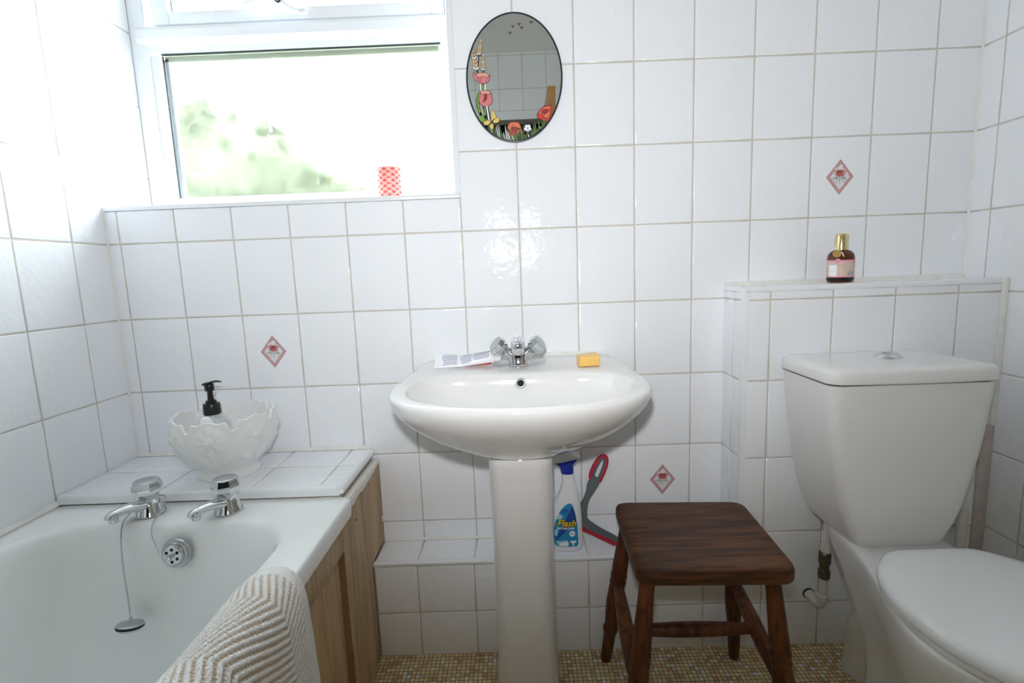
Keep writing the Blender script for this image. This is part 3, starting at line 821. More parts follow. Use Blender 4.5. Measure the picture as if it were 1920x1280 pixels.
ld = Vector((.05, -.24, 1)).normalized(); lo_ = Vector((.305, -.196, bz+.061))
MB().lathe(lo_, [(.010, 0), (.0115, .004), (.0125, .07), (.0130, .094), (.0118, .101), (.007, .1055), (.001, .1065)], 24, M=axis_matrix(ld)).build('body', 'white_plastic', lt)
MB().lathe(lo_+ld*.072, [(.0129, 0), (.0136, .002), (.0132, .004)], 24, M=axis_matrix(ld)).build('cap_ring', 'plastic_trim', lt)

# ------------------------------------------------------------------ washbasin
WX = 1.0500
def ring_of(outline, sc, c, z, dy=0, zback=0):
    out = []
    for x, y in outline:
        X = c[0]+(x-c[0])*sc; Y = c[1]+(y-c[1])*sc
        Y = min(Y+dy, -.0015)
        zz = z + (zback*max(0, 1+Y/.20) if zback else 0)
        out.append(Vector((WX+X, Y, zz)))
    return out
basin = thing('washbasin', 'white oval ceramic washbasin fixed to the tiled wall below the mirror', 'sink', (WX, -.25, .62))
outer = sym_outline([(0, -.0015), (.12, -.0015), (.20, -.0015), (.236, -.010), (.255, -.045), (.268, -.12), (.279, -.22), (.280, -.30), (.263, -.375), (.215, -.437), (.135, -.480), (.06, -.496), (0, -.499)], 49)
inner = sym_outline([(0, -.170), (.08, -.171), (.15, -.174), (.198, -.186), (.228, -.220), (.243, -.275), (.240, -.325), (.214, -.385), (.168, -.428), (.10, -.460), (.04, -.470), (0, -.471)], 49)
co = (0, -.17); ci = (0, -.32); RZ = .785; ZB = .013
def lerp_ring(t, z, zb=ZB):
    return [Vector((WX+a[0]*(1-t)+c[0]*t, min(a[1]*(1-t)+c[1]*t, -.0015), z+zb*max(0, 1+(a[1]*(1-t)+c[1]*t)/.20))) for a, c in zip(outer, inner)]
rg = [ring_of(outer, .36+.64*(1-(1-k/16)**1.65), co, .612+(.776-.612)*k/16) for k in range(16)]
rg += [ ring_of(outer, 1.0, co, .7765, 0, ZB), ring_of(outer, .994, co, .7825, 0, ZB), ring_of(outer, .980, co, RZ, 0, ZB)]
rg += [lerp_ring(.30, RZ+.0012), lerp_ring(.6, RZ+.001), lerp_ring(.85, RZ-.0005), lerp_ring(.97, RZ-.003), lerp_ring(1.0, RZ-.007)]
rg += [ring_of(inner, .985, ci, RZ-.020), ring_of(inner, .950, ci, RZ-.036), ring_of(inner, .88, ci, RZ-.051), ring_of(inner, .76, ci, RZ-.066), ring_of(inner, .58, ci, RZ-.079), ring_of(inner, .35, ci, RZ-.088), ring_of(inner, .10, ci, RZ-.092)]
MB().loft(rg, False, True).build('bowl', 'ceramic', basin, 70)
oc2 = Vector((WX+.0025, -.1755, RZ-.024)); Mo2 = axis_matrix((0, -1, .25))
of = MB().lathe(oc2, [(.0120, -.002), (.0125, .002), (.0112, .0032), (.0085, .0025)], 28, M=Mo2).build('overflow_ring', 'chrome_dull', basin)
MB().lathe(oc2, [(.0084, -.001), (.0084, .0026)], 20, M=Mo2).build('overflow_hole', 'hole', of)
MB().lathe((WX, -.33, RZ-.0930), [(.021, 0), (.021, .003), (.017, .0035)], 24).build('drain', 'chrome_dull', basin)
MB().prism([(WX-.235, -.0005, .8055), (WX-.235, -.011, .7960), (WX-.235, -.0005, .7940)], (.47, 0, 0)).build('sealant_bead', 'sealant', basin)
ped = MB(); rr = []
for z, hw, yf in ((0, .079, -.285), (.02, .078, -.283), (.10, .0745, -.276), (.30, .073, -.274), (.50, .0745, -.280), (.585, .0755, -.288), (.606, .0755, -.290), (.612, .074, -.287)):
    pts = []
    for k in range(48):
        a = 2*PI*k/48; c_, s_ = math.cos(a), math.sin(a)
        ex = 2/3.6
        pts.append(Vector((WX-.004+hw*math.copysign(abs(c_)**ex, c_), (yf+LY-.006)/2+abs(yf-LY+.006)/2*math.copysign(abs(s_)**ex, s_), z)))
    rr.append(pts)
ped.loft(rr, True, True)
tag(ped.build('pedestal', 'ceramic', None, 60), 'white ceramic pedestal column under the washbasin, standing on the mosaic floor', 'pedestal')

# mixer tap
mx = thing('mixer_tap', 'chrome mixer tap with two faceted handles on the washbasin', 'tap', (WX-.002, -.100, .792))
mc = Vector((WX-.001, -.098, .7905))
body = MB()
def se(hx, hy, z, n=32, p=2.6): return [mc+Vector((hx*math.copysign(abs(math.cos(2*PI*k/n))**(2/p), math.cos(2*PI*k/n)), hy*math.copysign(abs(math.sin(2*PI*k/n))**(2/p), math.sin(2*PI*k/n)), z)) for k in range(n)]
body.loft([se(.0265, .0235, 0), se(.027, .024, .004), se(.0255, .0225, .010), se(.0265, .021, .020), se(.031, .0195, .029), se(.033, .0185, .036), se(.026, .0175, .044), se(.016, .015, .050), se(.011, .010, .053)])
for s in (-1, 1): body.tube(catmull([mc+Vector((s*.004, 0, .020)), mc+Vector((s*.020, -.001, .030)), mc+Vector((s*.032, -.004, .041)), mc+Vector((s*.036, -.006, .046))], 8), [.019, .0185, .018, .0172, .016, .0145, .013, .0115], 18)
body.build('body', 'chrome', mx, 60)
MB().tube(catmull([mc+Vector((0, .004, .030)), mc+Vector((0, -.006, .052)), mc+Vector((0, -.026, .064)), mc+Vector((0, -.055, .067)), mc+Vector((0, -.078, .064))], 16), [.018, .0180, .0175, .0172, .0168, .0165, .0162, .016, .0158, .0156, .0155, .0155, .0155, .0155, .015, .012], 22).build('spout', 'chrome', mx, 60)
MB().lathe(mc+Vector((0, -.070, .0385)), [(.0105, 0), (.0125, .001), (.0125, .006), (.0140, .007), (.0152, .009), (.0152, .024), (.013, .030)], 28).build('aerator', 'chrome', mx)
for s in (-1, 1):
    d = Vector((s*.72, -.30, .62)).normalized(); Mh = axis_matrix(d)
    st = mc+Vector((s*.026, -.002, .034))
    hm = MB().lathe(st, [(.0095, -.008), (.0095, .006), (.013, .009), (.0215, .020), (.0240, .030), (.0205, .042)], 8, M=Mh).build('handle', 'chrome', mx, 15)
    MB().lathe(st, [(.0200, .0415), (.0200, .0430), (.017, .0442), (.0, .0445)], 28, M=Mh).build('cap', 'chrome_dull', hm)

# toothpaste and toothbrush
DK = .7945
tp = thing('toothpaste_tube', 'half-used white toothpaste tube with blue print, lying on the washbasin', 'tube', (.915, -.100, DK))
def tube_pt(s, a):
    """s: 0 crimped end .. 1 shoulder, a: angle around"""
    x = .840+.142*s; yc = -.112+.016*s
    A = .0225-.0050*s; B = .0020+.0150*s**.7-.0035*math.exp(-((s-.46)/.13)**2); f = math.radians(48*(1-s)+20*s)
    ca, sa = A*math.cos(a), B*math.sin(a)
    yy = ca*math.cos(f)-sa*math.sin(f); zz = ca*math.sin(f)+sa*math.cos(f)
    zc = DK+.0008+math.hypot(A*math.sin(f), B*math.cos(f))
    return Vector((x+.10*yy, yc+yy, zc+zz))
rings = [[tube_pt(s/28, 2*PI*k/28) for k in range(28)] for s in range(29)]
b = MB().use('tube_white').loft(rings, True, True)
for i, f in enumerate(b.f[:28*28]):
    s, k = divmod(i, 28)
    if 15 <= k < 18 and 13 < s: b.use('tube_red'); b.m[i] = b.k
    elif 16 <= k < 18 and 7 < s <= 13: b.use('tube_blue'); b.m[i] = b.k
    elif s < 1 and k > 18: b.use('tube_red'); b.m[i] = b.k
tb = b.build('tube', None, tp, 60)
pr_ = MB()
for blk, (s0, s1) in enumerate(((.14, .40), (.46, .66), (.69, .97))):
    for ln in range(9):
        a0 = 2.55-ln*.19
        ss = s0+.02*math.sin(ln*7+blk)
        n = 8
        vs = []
        for q_ in (0, -.075):
            for i in range(n+1):
                s = ss+(s1-ss-.015*abs(math.sin(ln*3.3)))*i/n
                p = tube_pt(s, a0+q_); c = tube_pt(s, a0+q_+PI)
                vs.append(p+(p-c).normalized()*.0003)
        pr_.add(vs, [(i, i+1, n+2+i, n+1+i) for i in range(n)])
pr_.build('small_print', 'print_grey', tb, 0)
MB().lathe(tube_pt(1, 0)*.5+tube_pt(1, PI)*.5, [(.0165, -.004), (.0150, .004), (.0105, .006), (.0105, .020), (.009, .022)], 24, M=axis_matrix((1, .12, -.05))).build('cap', 'white_plastic', tp)
tbr = thing('toothbrush', 'white toothbrush with green grip lying behind the toothpaste tube', 'toothbrush', (.90, -.055, DK))
bp_ = catmull([(.830, -.040, .805), (.860, -.043, .806), (.90, -.046, .809), (.95, -.048, .814), (.99, -.050, .821)], 24)
MB().use('white_plastic').tube(bp_[:17], [.004]+[.0065]*12+[.0055]*3+[.0050], 12).use('brush_green').tube(bp_[16:], [.0051]*7+[.004], 12).build('handle', None, tbr)
MB().tube([p+Vector((0, -.0055, .002)) for p in bp_[11:16]], [.001]+[.0022]*3+[.001], 8).build('grip', 'brush_green', tbr)
hb_ = MB().box(.978, 1.002, -.058, -.044, .816, .823, .002).build('head', 'white_plastic', tbr)
MB().box(.980, 1.000, -.056, -.046, .806, .816).build('bristles', 'tube_blue', hb_)

# soap bar
def make_soap():
    bm = bmesh.new(); bmesh.ops.create_cube(bm, size=1)
    for v in bm.verts: v.co = Vector((v.co.x*.050, v.co.y*.040, v.co.z*.023))
    for v in bm.verts:
        if v.co.x > 0 and v.co.z > 0: v.co.z += .004
        if v.co.x < 0 and v.co.y < 0: v.co.x -= .002
    bmesh.ops.bevel(bm, geom=bm.edges[:], offset=.0032, segments=3, affect='EDGES', profile=.6)
    bmesh.ops.subdivide_edges(bm, edges=bm.edges[:], cuts=1, use_grid_fill=True)
    rnd = random.Random(2)
    for v in bm.verts: v.co += Vector((rnd.uniform(-1, 1), rnd.uniform(-1, 1), rnd.uniform(-1, 1)))*.0005
    M = Matrix.Translation((1.222, -.128, .8035)) @ Matrix.Rotation(.12, 4, 'Z') @ Matrix.Rotation(.06, 4, 'X')
    o = MB().bm(bm, M).build('soap_bar', 'soap', None, 60)
    tag(o, 'worn amber bar of soap on the washbasin', 'soap')
make_soap()

# ------------------------------------------------------------------ oval mirror with painted flowers
mir = thing('oval_mirror', 'oval frameless mirror painted with poppies and wheat, hung on the tiled wall', 'mirror', (1.0645, -.004, 1.51))
MC = Vector((1.0645, 0, 1.5105)); MA, MBV = .1222, .1555
tilt = math.radians(1.5)
def ov_pts(a, b_, y): return [Vector((MC.x+a*math.cos(t)*math.cos(tilt)+b_*math.sin(t)*math.sin(tilt), y, MC.z-a*math.cos(t)*math.sin(tilt)+b_*math.sin(t)*math.cos(tilt))) for t in [2*PI*i/96 for i in range(96)]]
MB().loft([ov_pts(MA, MBV, -.0008), ov_pts(MA, MBV, -.0050), ov_pts(MA-.0042, MBV-.0042, -.0054)], True, False).build('edge', 'mirror_edge', mir, 0)
MB().loft([ov_pts(MA-.0042, MBV-.0042, -.0030), ov_pts(MA-.0042, MBV-.0042, -.0054)], True, True).build('glass', 'mirror_glass', mir, 30)
def mp(cx_, cy_):     # point of the detail view of the photo -> place on the glass
    p = pix(840+cx_*260/1109, cy_*300/1280, -.0054); return (p.x, p.z)
def inside(x, z):     # the paint stops at the rim of the glass
    dx, dz = x-MC.x, z-MC.z
    u_ = (dx*math.cos(tilt)-dz*math.sin(tilt))/(MA-.0050); v_ = (dx*math.sin(tilt)+dz*math.cos(tilt))/(MBV-.0050)
    r = math.hypot(u_, v_)
    return (x, z) if r <= 1 else (MC.x+dx/r, MC.z+dz/r)
def paint(name, polys, label=None):
    b = MB()
    for k, (mn, pts) in enumerate(polys):
        q_ = [inside(*mp(*p)) for p in pts]
        b.use(mn).add([(x, -.0056-.00006*k, z) for x, z in q_], [tuple(range(len(q_)))])
    o = b.build(name, None, mir, 0)
    if name == 'grass': o['kind'] = 'stuff'
    if label: o['label'] = label
def blob(cx_, cy_, rx, ry, n=18, wob=.0, ph=0, rot=0):
    out = []
    for i in range(n):
        a = 2*PI*i/n; r = 1+wob*math.sin(5*a+ph)
        x, y = rx*r*math.cos(a), ry*r*math.sin(a)
        out.append((cx_+x*math.cos(rot)-y*math.sin(rot), cy_+x*math.sin(rot)+y*math.cos(rot)))
    return out
def strip(pts, w):
    L_, R_ = [], []
    for i, p in enumerate(pts):
        a = pts[max(i-1, 0)]; c = pts[min(i+1, len(pts)-1)]
        dx, dy = c[0]-a[0], c[1]-a[1]; l = math.hypot(dx, dy) or 1
        ww = w[i] if hasattr(w, '__len__') else w
        L_.append((p[0]-dy/l*ww, p[1]+dx/l*ww)); R_.append((p[0]+dy/l*ww, p[1]-dx/l*ww))
    return L_+R_[::-1]
def outlined(mn, pts, g=5):
    cx_ = sum(p[0] for p in pts)/len(pts); cy_ = sum(p[1] for p in pts)/len(pts)
    out = []
    for x, y in pts:
        l = math.hypot(x-cx_, y-cy_) or 1; out.append((x+(x-cx_)/l*g, y+(y-cy_)/l*g))
    return [('ink', out), (mn, pts)]
# stems and grass first
STEMS = [('ink', strip([(232, 560), (240, 590)], 5)), ('ink', strip([(248, 430), (243, 500), (238, 580)], 4)), ('ink', strip([(282, 550), (280, 590)], 5)), ('ink', strip([(275, 660), (280, 730)], 24)), ('stem_green', strip([(275, 660), (282, 730)], 9)), ('print_white', strip([(258, 660), (264, 730)], 5)), ('print_white', strip([(296, 660), (298, 730)], 5)), ('ink', strip([(300, 850), (320, 960)], 24)), ('stem_green', strip([(294, 850), (298, 950)], 7)), ('print_white', strip([(310, 850), (328, 960)], 5)), ('ink', strip([(256, 735), (236, 800), (245, 870), (265, 925)], 13)), ('stem_green', strip([(256, 735), (236, 800), (245, 870), (265, 925)], 8))]
for k in range(0, 3): paint('stem', STEMS[k:k+1])
for a_, b_ in ((3, 7), (7, 10), (10, 12)): paint('stem', STEMS[a_:b_])
for (x0, y0), (x1, y1), w in (((262, 315), (246, 440), 17), ((192, 372), (228, 565), 20), ((280, 432), (282, 565), 15)):
    pl_ = []; nseg = 7
    for k in range(nseg):
        t0 = (k+.2)/nseg; cx_ = x0+(x1-x0)*t0; cy_ = y0+(y1-y0)*t0; ww = w*(.45+.6*t0)
        for s in (-1, 1): pl_ += outlined('wheat' if k % 3 else 'motif_pale', blob(cx_+s*ww*.5, cy_+6, ww*.52, (y1-y0)/nseg*.62, 10, rot=s*.5), 3)
    paint('wheat_ear', pl_)
paint('leaf', outlined('stem_green', [(245, 940), (262, 880), (275, 925), (300, 920), (310, 950), (285, 985), (262, 970)], 4))
gl = []
rnd = random.Random(5)
for k in range(34):
    x = 330+k*14; 
    if 455 < x < 610 and k % 3: pass
    base = 1125-.0011*(x-540)**2*.9
    hgt = 45+rnd.random()*90
    gl += [('grass_dark', strip([(x, base), (x-8, base-hgt*.6), (x-16+rnd.random()*28, base-hgt)], [9, 6, 1])), (rnd.choice(['stem_green', 'print_white', 'stem_green', 'grass_dark']), strip([(x, base), (x-8, base-hgt*.55), (x-14, base-hgt*.9)], [3, 2.5, 1]))]
paint('grass', gl)
def poppy(name, parts, label):
    pl_ = []
    for mn, pts in parts: pl_ += outlined(mn, pts, 5)
    paint(name, pl_, label)
poppy('poppy', [('poppy_pink', [(200, 585), (225, 590), (250, 660), (225, 640), (200, 610)]), ('poppy_pink', [(235, 600), (335, 605), (325, 650), (290, 672), (255, 668)]), ('poppy_pink', [(258, 615), (310, 615), (300, 668), (265, 668)]), ('poppy_blush', [(222, 598), (245, 585), (300, 583), (330, 598), (315, 618), (280, 610), (240, 618)])], 'pink poppy seen from the side')
poppy('poppy', [('poppy_pink', blob(302, 790, 52, 68, 24, .06)), ('poppy_blush', blob(300, 740, 40, 18)), ('poppy_core', [(290, 755), (310, 755), (308, 790), (290, 812), (280, 812), (294, 785)])], 'pink poppy with dark centre')
poppy('poppy', [('poppy_orange', blob(530, 1015, 52, 38, 24, .05)), ('poppy_core', blob(535, 1036, 30, 16)), ('poppy_red', [(478, 1050), (510, 1042), (540, 1060), (575, 1030), (598, 1060), (575, 1110), (540, 1122), (500, 1108), (478, 1085)]), ('poppy_orange', [(545, 1045), (580, 1030), (600, 1050), (582, 1085), (556, 1100)])], 'red poppy in full bloom')
poppy('poppy', [('poppy_red', [(715, 915), (735, 880), (770, 848), (828, 842), (830, 880), (815, 950), (790, 970), (750, 955), (718, 940)]), ('poppy_orange', [(725, 905), (770, 855), (826, 848), (790, 890), (760, 920)]), ('poppy_core', blob(772, 890, 24, 12, rot=-.5)), ('poppy_orange', [(760, 930), (790, 905), (822, 885), (800, 945), (775, 940)])], 'red poppy bending inwards')
bf = []
for pts in ([(350, 962), (345, 905), (355, 875), (385, 930), (375, 965)], [(356, 968), (400, 935), (410, 960), (400, 980), (370, 985)], [(345, 972), (310, 962), (285, 980), (290, 998), (335, 1000)], [(350, 985), (330, 1010), (345, 1035), (362, 1030), (365, 1000)]): bf += outlined('butter', pts, 4)
bf += [('ink', strip([(325, 1000), (350, 975), (372, 950)], 4))]
paint('butterfly', bf, 'yellow butterfly')
vi = [('ink', blob(637, 1030, 34, 38, 16, .1))]
for a in range(5): vi += [('print_white', blob(637+17*math.cos(a*1.257+.3), 1025+18*math.sin(a*1.257+.3), 13, 13, 12))]
paint('violet', vi, 'small white flower')
for x, y in ((518, 214), (568, 196), (588, 224), (665, 180), (498, 266)):
    paint('bird', [('ink', strip([(x-17, y-4), (x-8, y-8), (x, y), (x+8, y-9), (x+18, y-6)], [1.5, 4, 4, 4, 1.5])), ('ink', blob(x, y+2, 5, 7, 8))])

# ------------------------------------------------------------------ patterned candle glass on the sill
cg = thing('candle_glass', 'small round candle glass with red scallop pattern on the window sill', 'candle', (.707, .10, SILL+.001))
cgx, cgy, cgz, cgr, cgh = .7065, .10, SILL+.0015, .0340, .0905
MB().lathe((cgx, cgy, cgz), [(.031, 0), (.0325, .002), (cgr, cgh), (cgr-.0018, cgh), (.0308, .060), (.005, .058)], 48, True, True).build('glass', 'candle_red', cg, 40)
MB().lathe((cgx, cgy, cgz), [(.0305, .0585), (.0306, .0605), (.002, .061)], 32, True, True).build('wax', 'wax', cg)
b = MB(); NS = 9; RH = .0080
def on_glass(a, z, o): 
    r = .0325+(cgr-.0325)*(z/cgh)+o
    return (cgx+r*math.cos(a), cgy+r*math.sin(a), cgz+z)
for row in range(12):
    zc = cgh+.002-row*RH*.95
    for k in range(NS):
        a0 = 2*PI*(k+.5*(row % 2))/NS; da = PI/NS
        for lay, (mn, ro, ri) in enumerate((('candle_pale', 1.0, .80), ('candle_pale', .70, .58), ('candle_deep', .34, .20))):
            vs = []; n = 12
            for i in range(n+1):
                t = PI*i/n
                for rr_ in (ro, ri):
                    zz = max(.001, min(cgh-.0005, zc-RH*1.0*rr_*math.sin(t)))
                    vs.append(on_glass(a0+da*rr_*math.cos(t), zz, .0003+.0001*lay))
            b.use(mn).add(vs, [(2*i, 2*i+1, 2*i+3, 2*i+2) for i in range(n)])
b.build('scallop_print', None, cg, 0)

# ------------------------------------------------------------------ perfume bottle
pf = thing('perfume_bottle', 'amber glass bottle with gold cap and pink label, on the ledge above the cistern', 'bottle', (1.874, -.062, BZ+.001))
fx, fy, fz = 1.8735, -.064, BZ+.0013
MB().lathe((fx, fy, fz), [(.026, 0), (.0290, .003), (.0300, .008), (.0302, .030), (.0302, .062), (.0285, .070), (.0235, .077), (.015, .081), (.012, .084)], 44).build('body', 'amber', pf, 50)
MB().lathe((fx, fy, fz), [(.0258, .0005), (.0293, .004), (.0304, .009), (.0305, .0125)], 44, False, False).build('base_band', 'amber_dark', pf)
MB().lathe((fx, fy, fz), [(.0140, .079), (.0152, .080), (.0152, .116), (.0140, .120), (.011, .1215)], 40).build('cap', 'gold', pf, 50)
def wrap_cyl(c, r, a_mid):
    return lambda x, z: (c[0]+r*math.cos(a_mid+x/r), c[1]+r*math.sin(a_mid+x/r), c[2]+z)
amid = -PI/2 - .68
def cyl_patch(b, mn, x0, x1, z0, z1, r, n=16):
    w = wrap_cyl((fx, fy, fz), r, amid); b.use(mn)
    vs = [w(x0+(x1-x0)*i/n, z) for z in (z0, z1) for i in range(n+1)]
    b.add(vs, [(i, i+1, n+2+i, n+1+i) for i in range(n)])
b = MB()
cyl_patch(b, 'label_beige', -.040, .056, .016, .056, .03045); cyl_patch(b, 'label_pink', -.040, .056, .0525, .056, .03055); cyl_patch(b, 'label_pink', -.040, .056, .013, .016, .03055)
cyl_patch(b, 'label_pink', -.040, .056, .0495, .0502, .0306); cyl_patch(b, 'motif_leaf', .020, .036, .0175, .0275, .0306)
cyl_patch(b, 'print_white', -.024, -.004, .016, .044, .0307); cyl_patch(b, 'motif_leaf', -.023, -.005, .0292, .0297, .0308)
lb = b.build('label', None, pf, 0)
w_ = wrap_cyl((fx, fy, fz), .0309, amid)
MB().tube([w_(-.001+.014*i/30, .0425+.0012*math.sin(i*1.5)*(.5+.5*math.cos(i*.2))+(.002 if i < 2 else 0)) for i in range(31)], .00022, 5).build('script_line', 'ink', lb)
MB().lathe((fx-.0205, fy-.0215, fz+.0535), [(.0062, 0), (.0062, .0008)], 20, M=axis_matrix((-.69, -.72, 0))).build('round_sticker', 'label_pink', pf)
MB().lathe((fx-.0215, fy-.018, fz+.071), [(.0088, 0), (.0094, .001), (.0094, .0026), (.0086, .0036)], 24, M=axis_matrix((-.35, -.85, .25))).build('round_tag', 'gold_tag', pf)
MB().tube(catmull([(fx-.012, fy-.012, fz+.082), (fx-.016, fy-.017, fz+.079), (fx-.0125, fy-.0245, fz+.073), (fx-.0105, fy-.0280, fz+.064)], 12), .0013, 8, True, .6).build('ribbon', 'tube_white', pf)

# ------------------------------------------------------------------ cleaning spray
sp = thing('spray_bottle', 'white bathroom cleaner spray bottle with blue label and blue trigger head, behind the basin pedestal', 'bottle', (1.165, -.072, LZ+.001))
SBY = -.070
def sx_(c): return 1.1645+(c-345)*.000262
def sz_(c): return LZ+.0022+(1132-c)*.000268
rows = [(1132, 212, 488, .86), (1122, 200, 498, .95), (1100, 192, 505, 1), (900, 188, 503, 1), (800, 190, 500, 1), (690, 200, 493, .97), (640, 220, 487, .93), (600, 240, 480, .88), (550, 264, 472, .80), (500, 286, 464, .72), (450, 302, 452, .65), (400, 307, 440, .58), (350, 304, 428, .52), (330, 304, 424, .52)]
def body_at(c):
    for (a, l0, r0_, d0), (b_, l1, r1_, d1) in zip(rows, rows[1:]):
        if b_ <= c <= a:
            t = (a-c)/(a-b_); return l0+(l1-l0)*t, r0_+(r1_-r0_)*t, d0+(d1-d0)*t
    return rows[-1][1:] if c < 330 else rows[0][1:]
def sring(c, n=40, ex=2.6):
    l, r_, d = body_at(c); out = []
    for k in range(n):
        a = 2*PI*k/n; cc, ss = math.cos(a), math.sin(a)
        out.append(Vector((sx_((l+r_)/2)+(sx_(r_)-sx_(l))/2*math.copysign(abs(cc)**(2/ex), cc), SBY+.0245*d*math.copysign(abs(ss)**(2/ex), ss), sz_(c))))
    return out
cs_ = [1132, 1122, 1100, 1000, 900, 800, 740, 690, 665, 640, 620, 600, 575, 550, 525, 500, 475, 450, 425, 400, 375, 350, 330]
MB().loft([sring(c) for c in cs_]).build('body', 'white_bottle', sp, 50)
def on_spray(c, v, o):
    l, r_, d = body_at(v); m = (l+r_)/2; hw = (r_-l)/2; q_ = min(.999, abs((c-m)/hw))
    return (sx_(c), SBY-.0245*d*(1-q_**2.6)**(1/2.6)-o, sz_(v))
def spray_poly(b, mn, pts, o, grid=14):
    """clip a fine grid to a polygon in label coordinates and lay it on the bottle"""
    bm = bmesh.new(); bm.faces.new([bm.verts.new((x, y, 0)) for x, y in pts])
    ys = [p[1] for p in pts]; xs = [p[0] for p in pts]
    for ax, lo, hi in ((0, min(xs), max(xs)), (1, min(ys), max(ys))):
        for i in range(1, grid):
            co_ = lo+(hi-lo)*i/grid; nrm = (1, 0, 0) if ax == 0 else (0, 1, 0)
            bmesh.ops.bisect_plane(bm, geom=bm.verts[:]+bm.edges[:]+bm.faces[:], plane_co=(co_, 0, 0) if ax == 0 else (0, co_, 0), plane_no=nrm)
    bm.verts.index_update()
    vs = [on_spray(v.co.x, v.co.y, o) for v in bm.verts]; fs = [[v.index for v in f.verts] for f in bm.faces]; bm.free()
    b.use(mn).add(vs, fs)
b = MB()
lab = [(208, 1050), (205, 900), (226, 800), (278, 690), (325, 640), (355, 622), (378, 621), (402, 640), (428, 730), (448, 880), (455, 1055), (440, 1077), (235, 1074)]
spray_poly(b, 'label_blue', lab, .0004)
spray_poly(b, 'label_dark', [(402, 650), (428, 735), (436, 800), (240, 1000), (210, 1015), (300, 830)], .0006)
spray_poly(b, 'label_sky', [(240, 760), (262, 725), (300, 745), (290, 775), (240, 790)], .0006, 6)
spray_poly(b, 'label_sky', [(212, 905), (235, 890), (245, 900), (240, 960), (212, 965)], .0006, 6)
spray_poly(b, 'label_sky', [(222, 1020), (340, 1005), (350, 1070), (250, 1070)], .0006, 6)
spray_poly(b, 'print_white', [(260, 1035), (350, 1020), (350, 1065), (270, 1068)], .0007, 6)
spray_poly(b, 'print_white', [(368, 1012), (436, 1012), (425, 1035), (408, 1042), (408, 1068), (394, 1068), (394, 1042), (376, 1035)], .0007, 6)
spray_poly(b, 'print_white', circle2(392, 937, 31, 31, 24), .0007, 6)
for x0, x1, y in ((296, 352, 683), (292, 356, 695), (290, 350, 708)): spray_poly(b, 'label_dark', [(x0, y-4), (x1, y-4), (x1, y+4), (x0, y+4)], .0007, 3)
spray_poly(b, 'print_grey', [(372, 934), (412, 934), (412, 942), (372, 942)], .0009, 3)
sl = b.build('label', None, sp, 0)
def spray_text(s, size, x, y, mn, o, shear=.25, offset=0, stretch=1.0, rot=0):
    vs, fs = text_shape(s, size, shear, offset)
    bm = bmesh.new(); bv = [bm.verts.new((a, c, 0)) for a, c in vs]
    for f in fs:
        try: bm.faces.new([bv[i] for i in f])
        except ValueError: pass
    bm.verts.index_update()
    out = [on_spray(x+v.co.x*stretch, y-v.co.y-v.co.x*rot, o) for v in bm.verts]; ff = [[v.index for v in f.verts] for f in bm.faces]; bm.free()
    MB().use(mn).add(out, ff).build('lettering', None, sl, 0)
spray_text('Flash', 96, 333, 828, 'ink', .0010, .30, 7, .98, -.05)
spray_text('Flash', 96, 333, 826, 'yellow', .0014, .30, 1.6, .98, -.05)
spray_text('BATHROOM', 31, 325, 879, 'print_white', .0010, .1, .8, 1.0, -.02)
# trigger head
def hring(c, l, r_, hd, tilt_=0, n=28):
    out = []
    for k in range(n):
        a = 2*PI*k/n; cc, ss = math.cos(a), math.sin(a); X = sx_((l+r_)/2)+(sx_(r_)-sx_(l))/2*math.copysign(abs(cc)**.75, cc)
        out.append(Vector((X, SBY+.002+hd*math.copysign(abs(ss)**.75, ss), sz_(c)+tilt_*(X-sx_(355)))))
    return out
MB().loft([hring(332, 300, 426, .0175), hring(322, 298, 427, .018), hring(275, 290, 424, .0175, .03), hring(245, 275, 430, .018, .08), hring(222, 246, 458, .0185, .14), hring(202, 226, 488, .0185, .19), hring(195, 222, 494, .018, .20)]).build('trigger_collar', 'blue_plastic', sp, 50)
MB().loft([hring(195, 220, 496, .0188, .20), hring(170, 218, 492, .0188, .16), hring(140, 226, 470, .018, .10), hring(120, 240, 440, .016, .05), hring(108, 262, 410, .012, .02)]).build('trigger_head', 'white_bottle', sp, 50)

# squeegee leaning behind the spray
sq = thing('squeegee', 'grey shower squeegee with red looped handle and red blade, leaning on the tiles', 'squeegee', (1.25, -.05, LZ))
def sqp(cx_, cy_):
    u, v = 1000+cx_/5.567, 830+cy_/5.567
    # plane leaning from the ledge (y=-.066, z=LZ) to the wall (y=-.016, z=.515)
    n = Vector((0, .515-LZ-.004, .050)); p0 = Vector((0, -.066, LZ+.004)); n = Vector((0, (.515-LZ-.004), -(.050))).normalized()
    d = rt*((u-W_PX/2)/F_PX) + up*((H_PX/2-v)/F_PX) + fw
    return CAM + d*((p0-CAM).dot(n)/d.dot(n))
SN = Vector((0, .239, -.050)).normalized()*.011
g = catmull([(600, 372, 0), (635, 350, 0), (680, 372, 0), (688, 420, 0), (640, 500, 0), (592, 572, 0), (567, 650, 0), (561, 740, 0), (576, 800, 0), (625, 838, 0), (720, 900, 0), (858, 972, 0), (888, 1005, 0), (889, 1040, 0), (800, 1006, 0), (700, 962, 0), (600, 918, 0), (506, 878, 0), (500, 800, 0), (490, 660, 0), (525, 590, 0), (556, 500, 0), (566, 430, 0)], 90, True)
MB().prism([sqp(p.x, p.y) for p in g], SN).build('handle', 'grey_rubber', sq, 40)
MB().prism([sqp(*p) for p in [(504, 872), (600, 912), (700, 957), (800, 1002), (886, 1042), (880, 1090), (800, 1055), (700, 1008), (600, 958), (504, 916)]], SN*.7).build('blade', 'red_rubber', sq, 40)
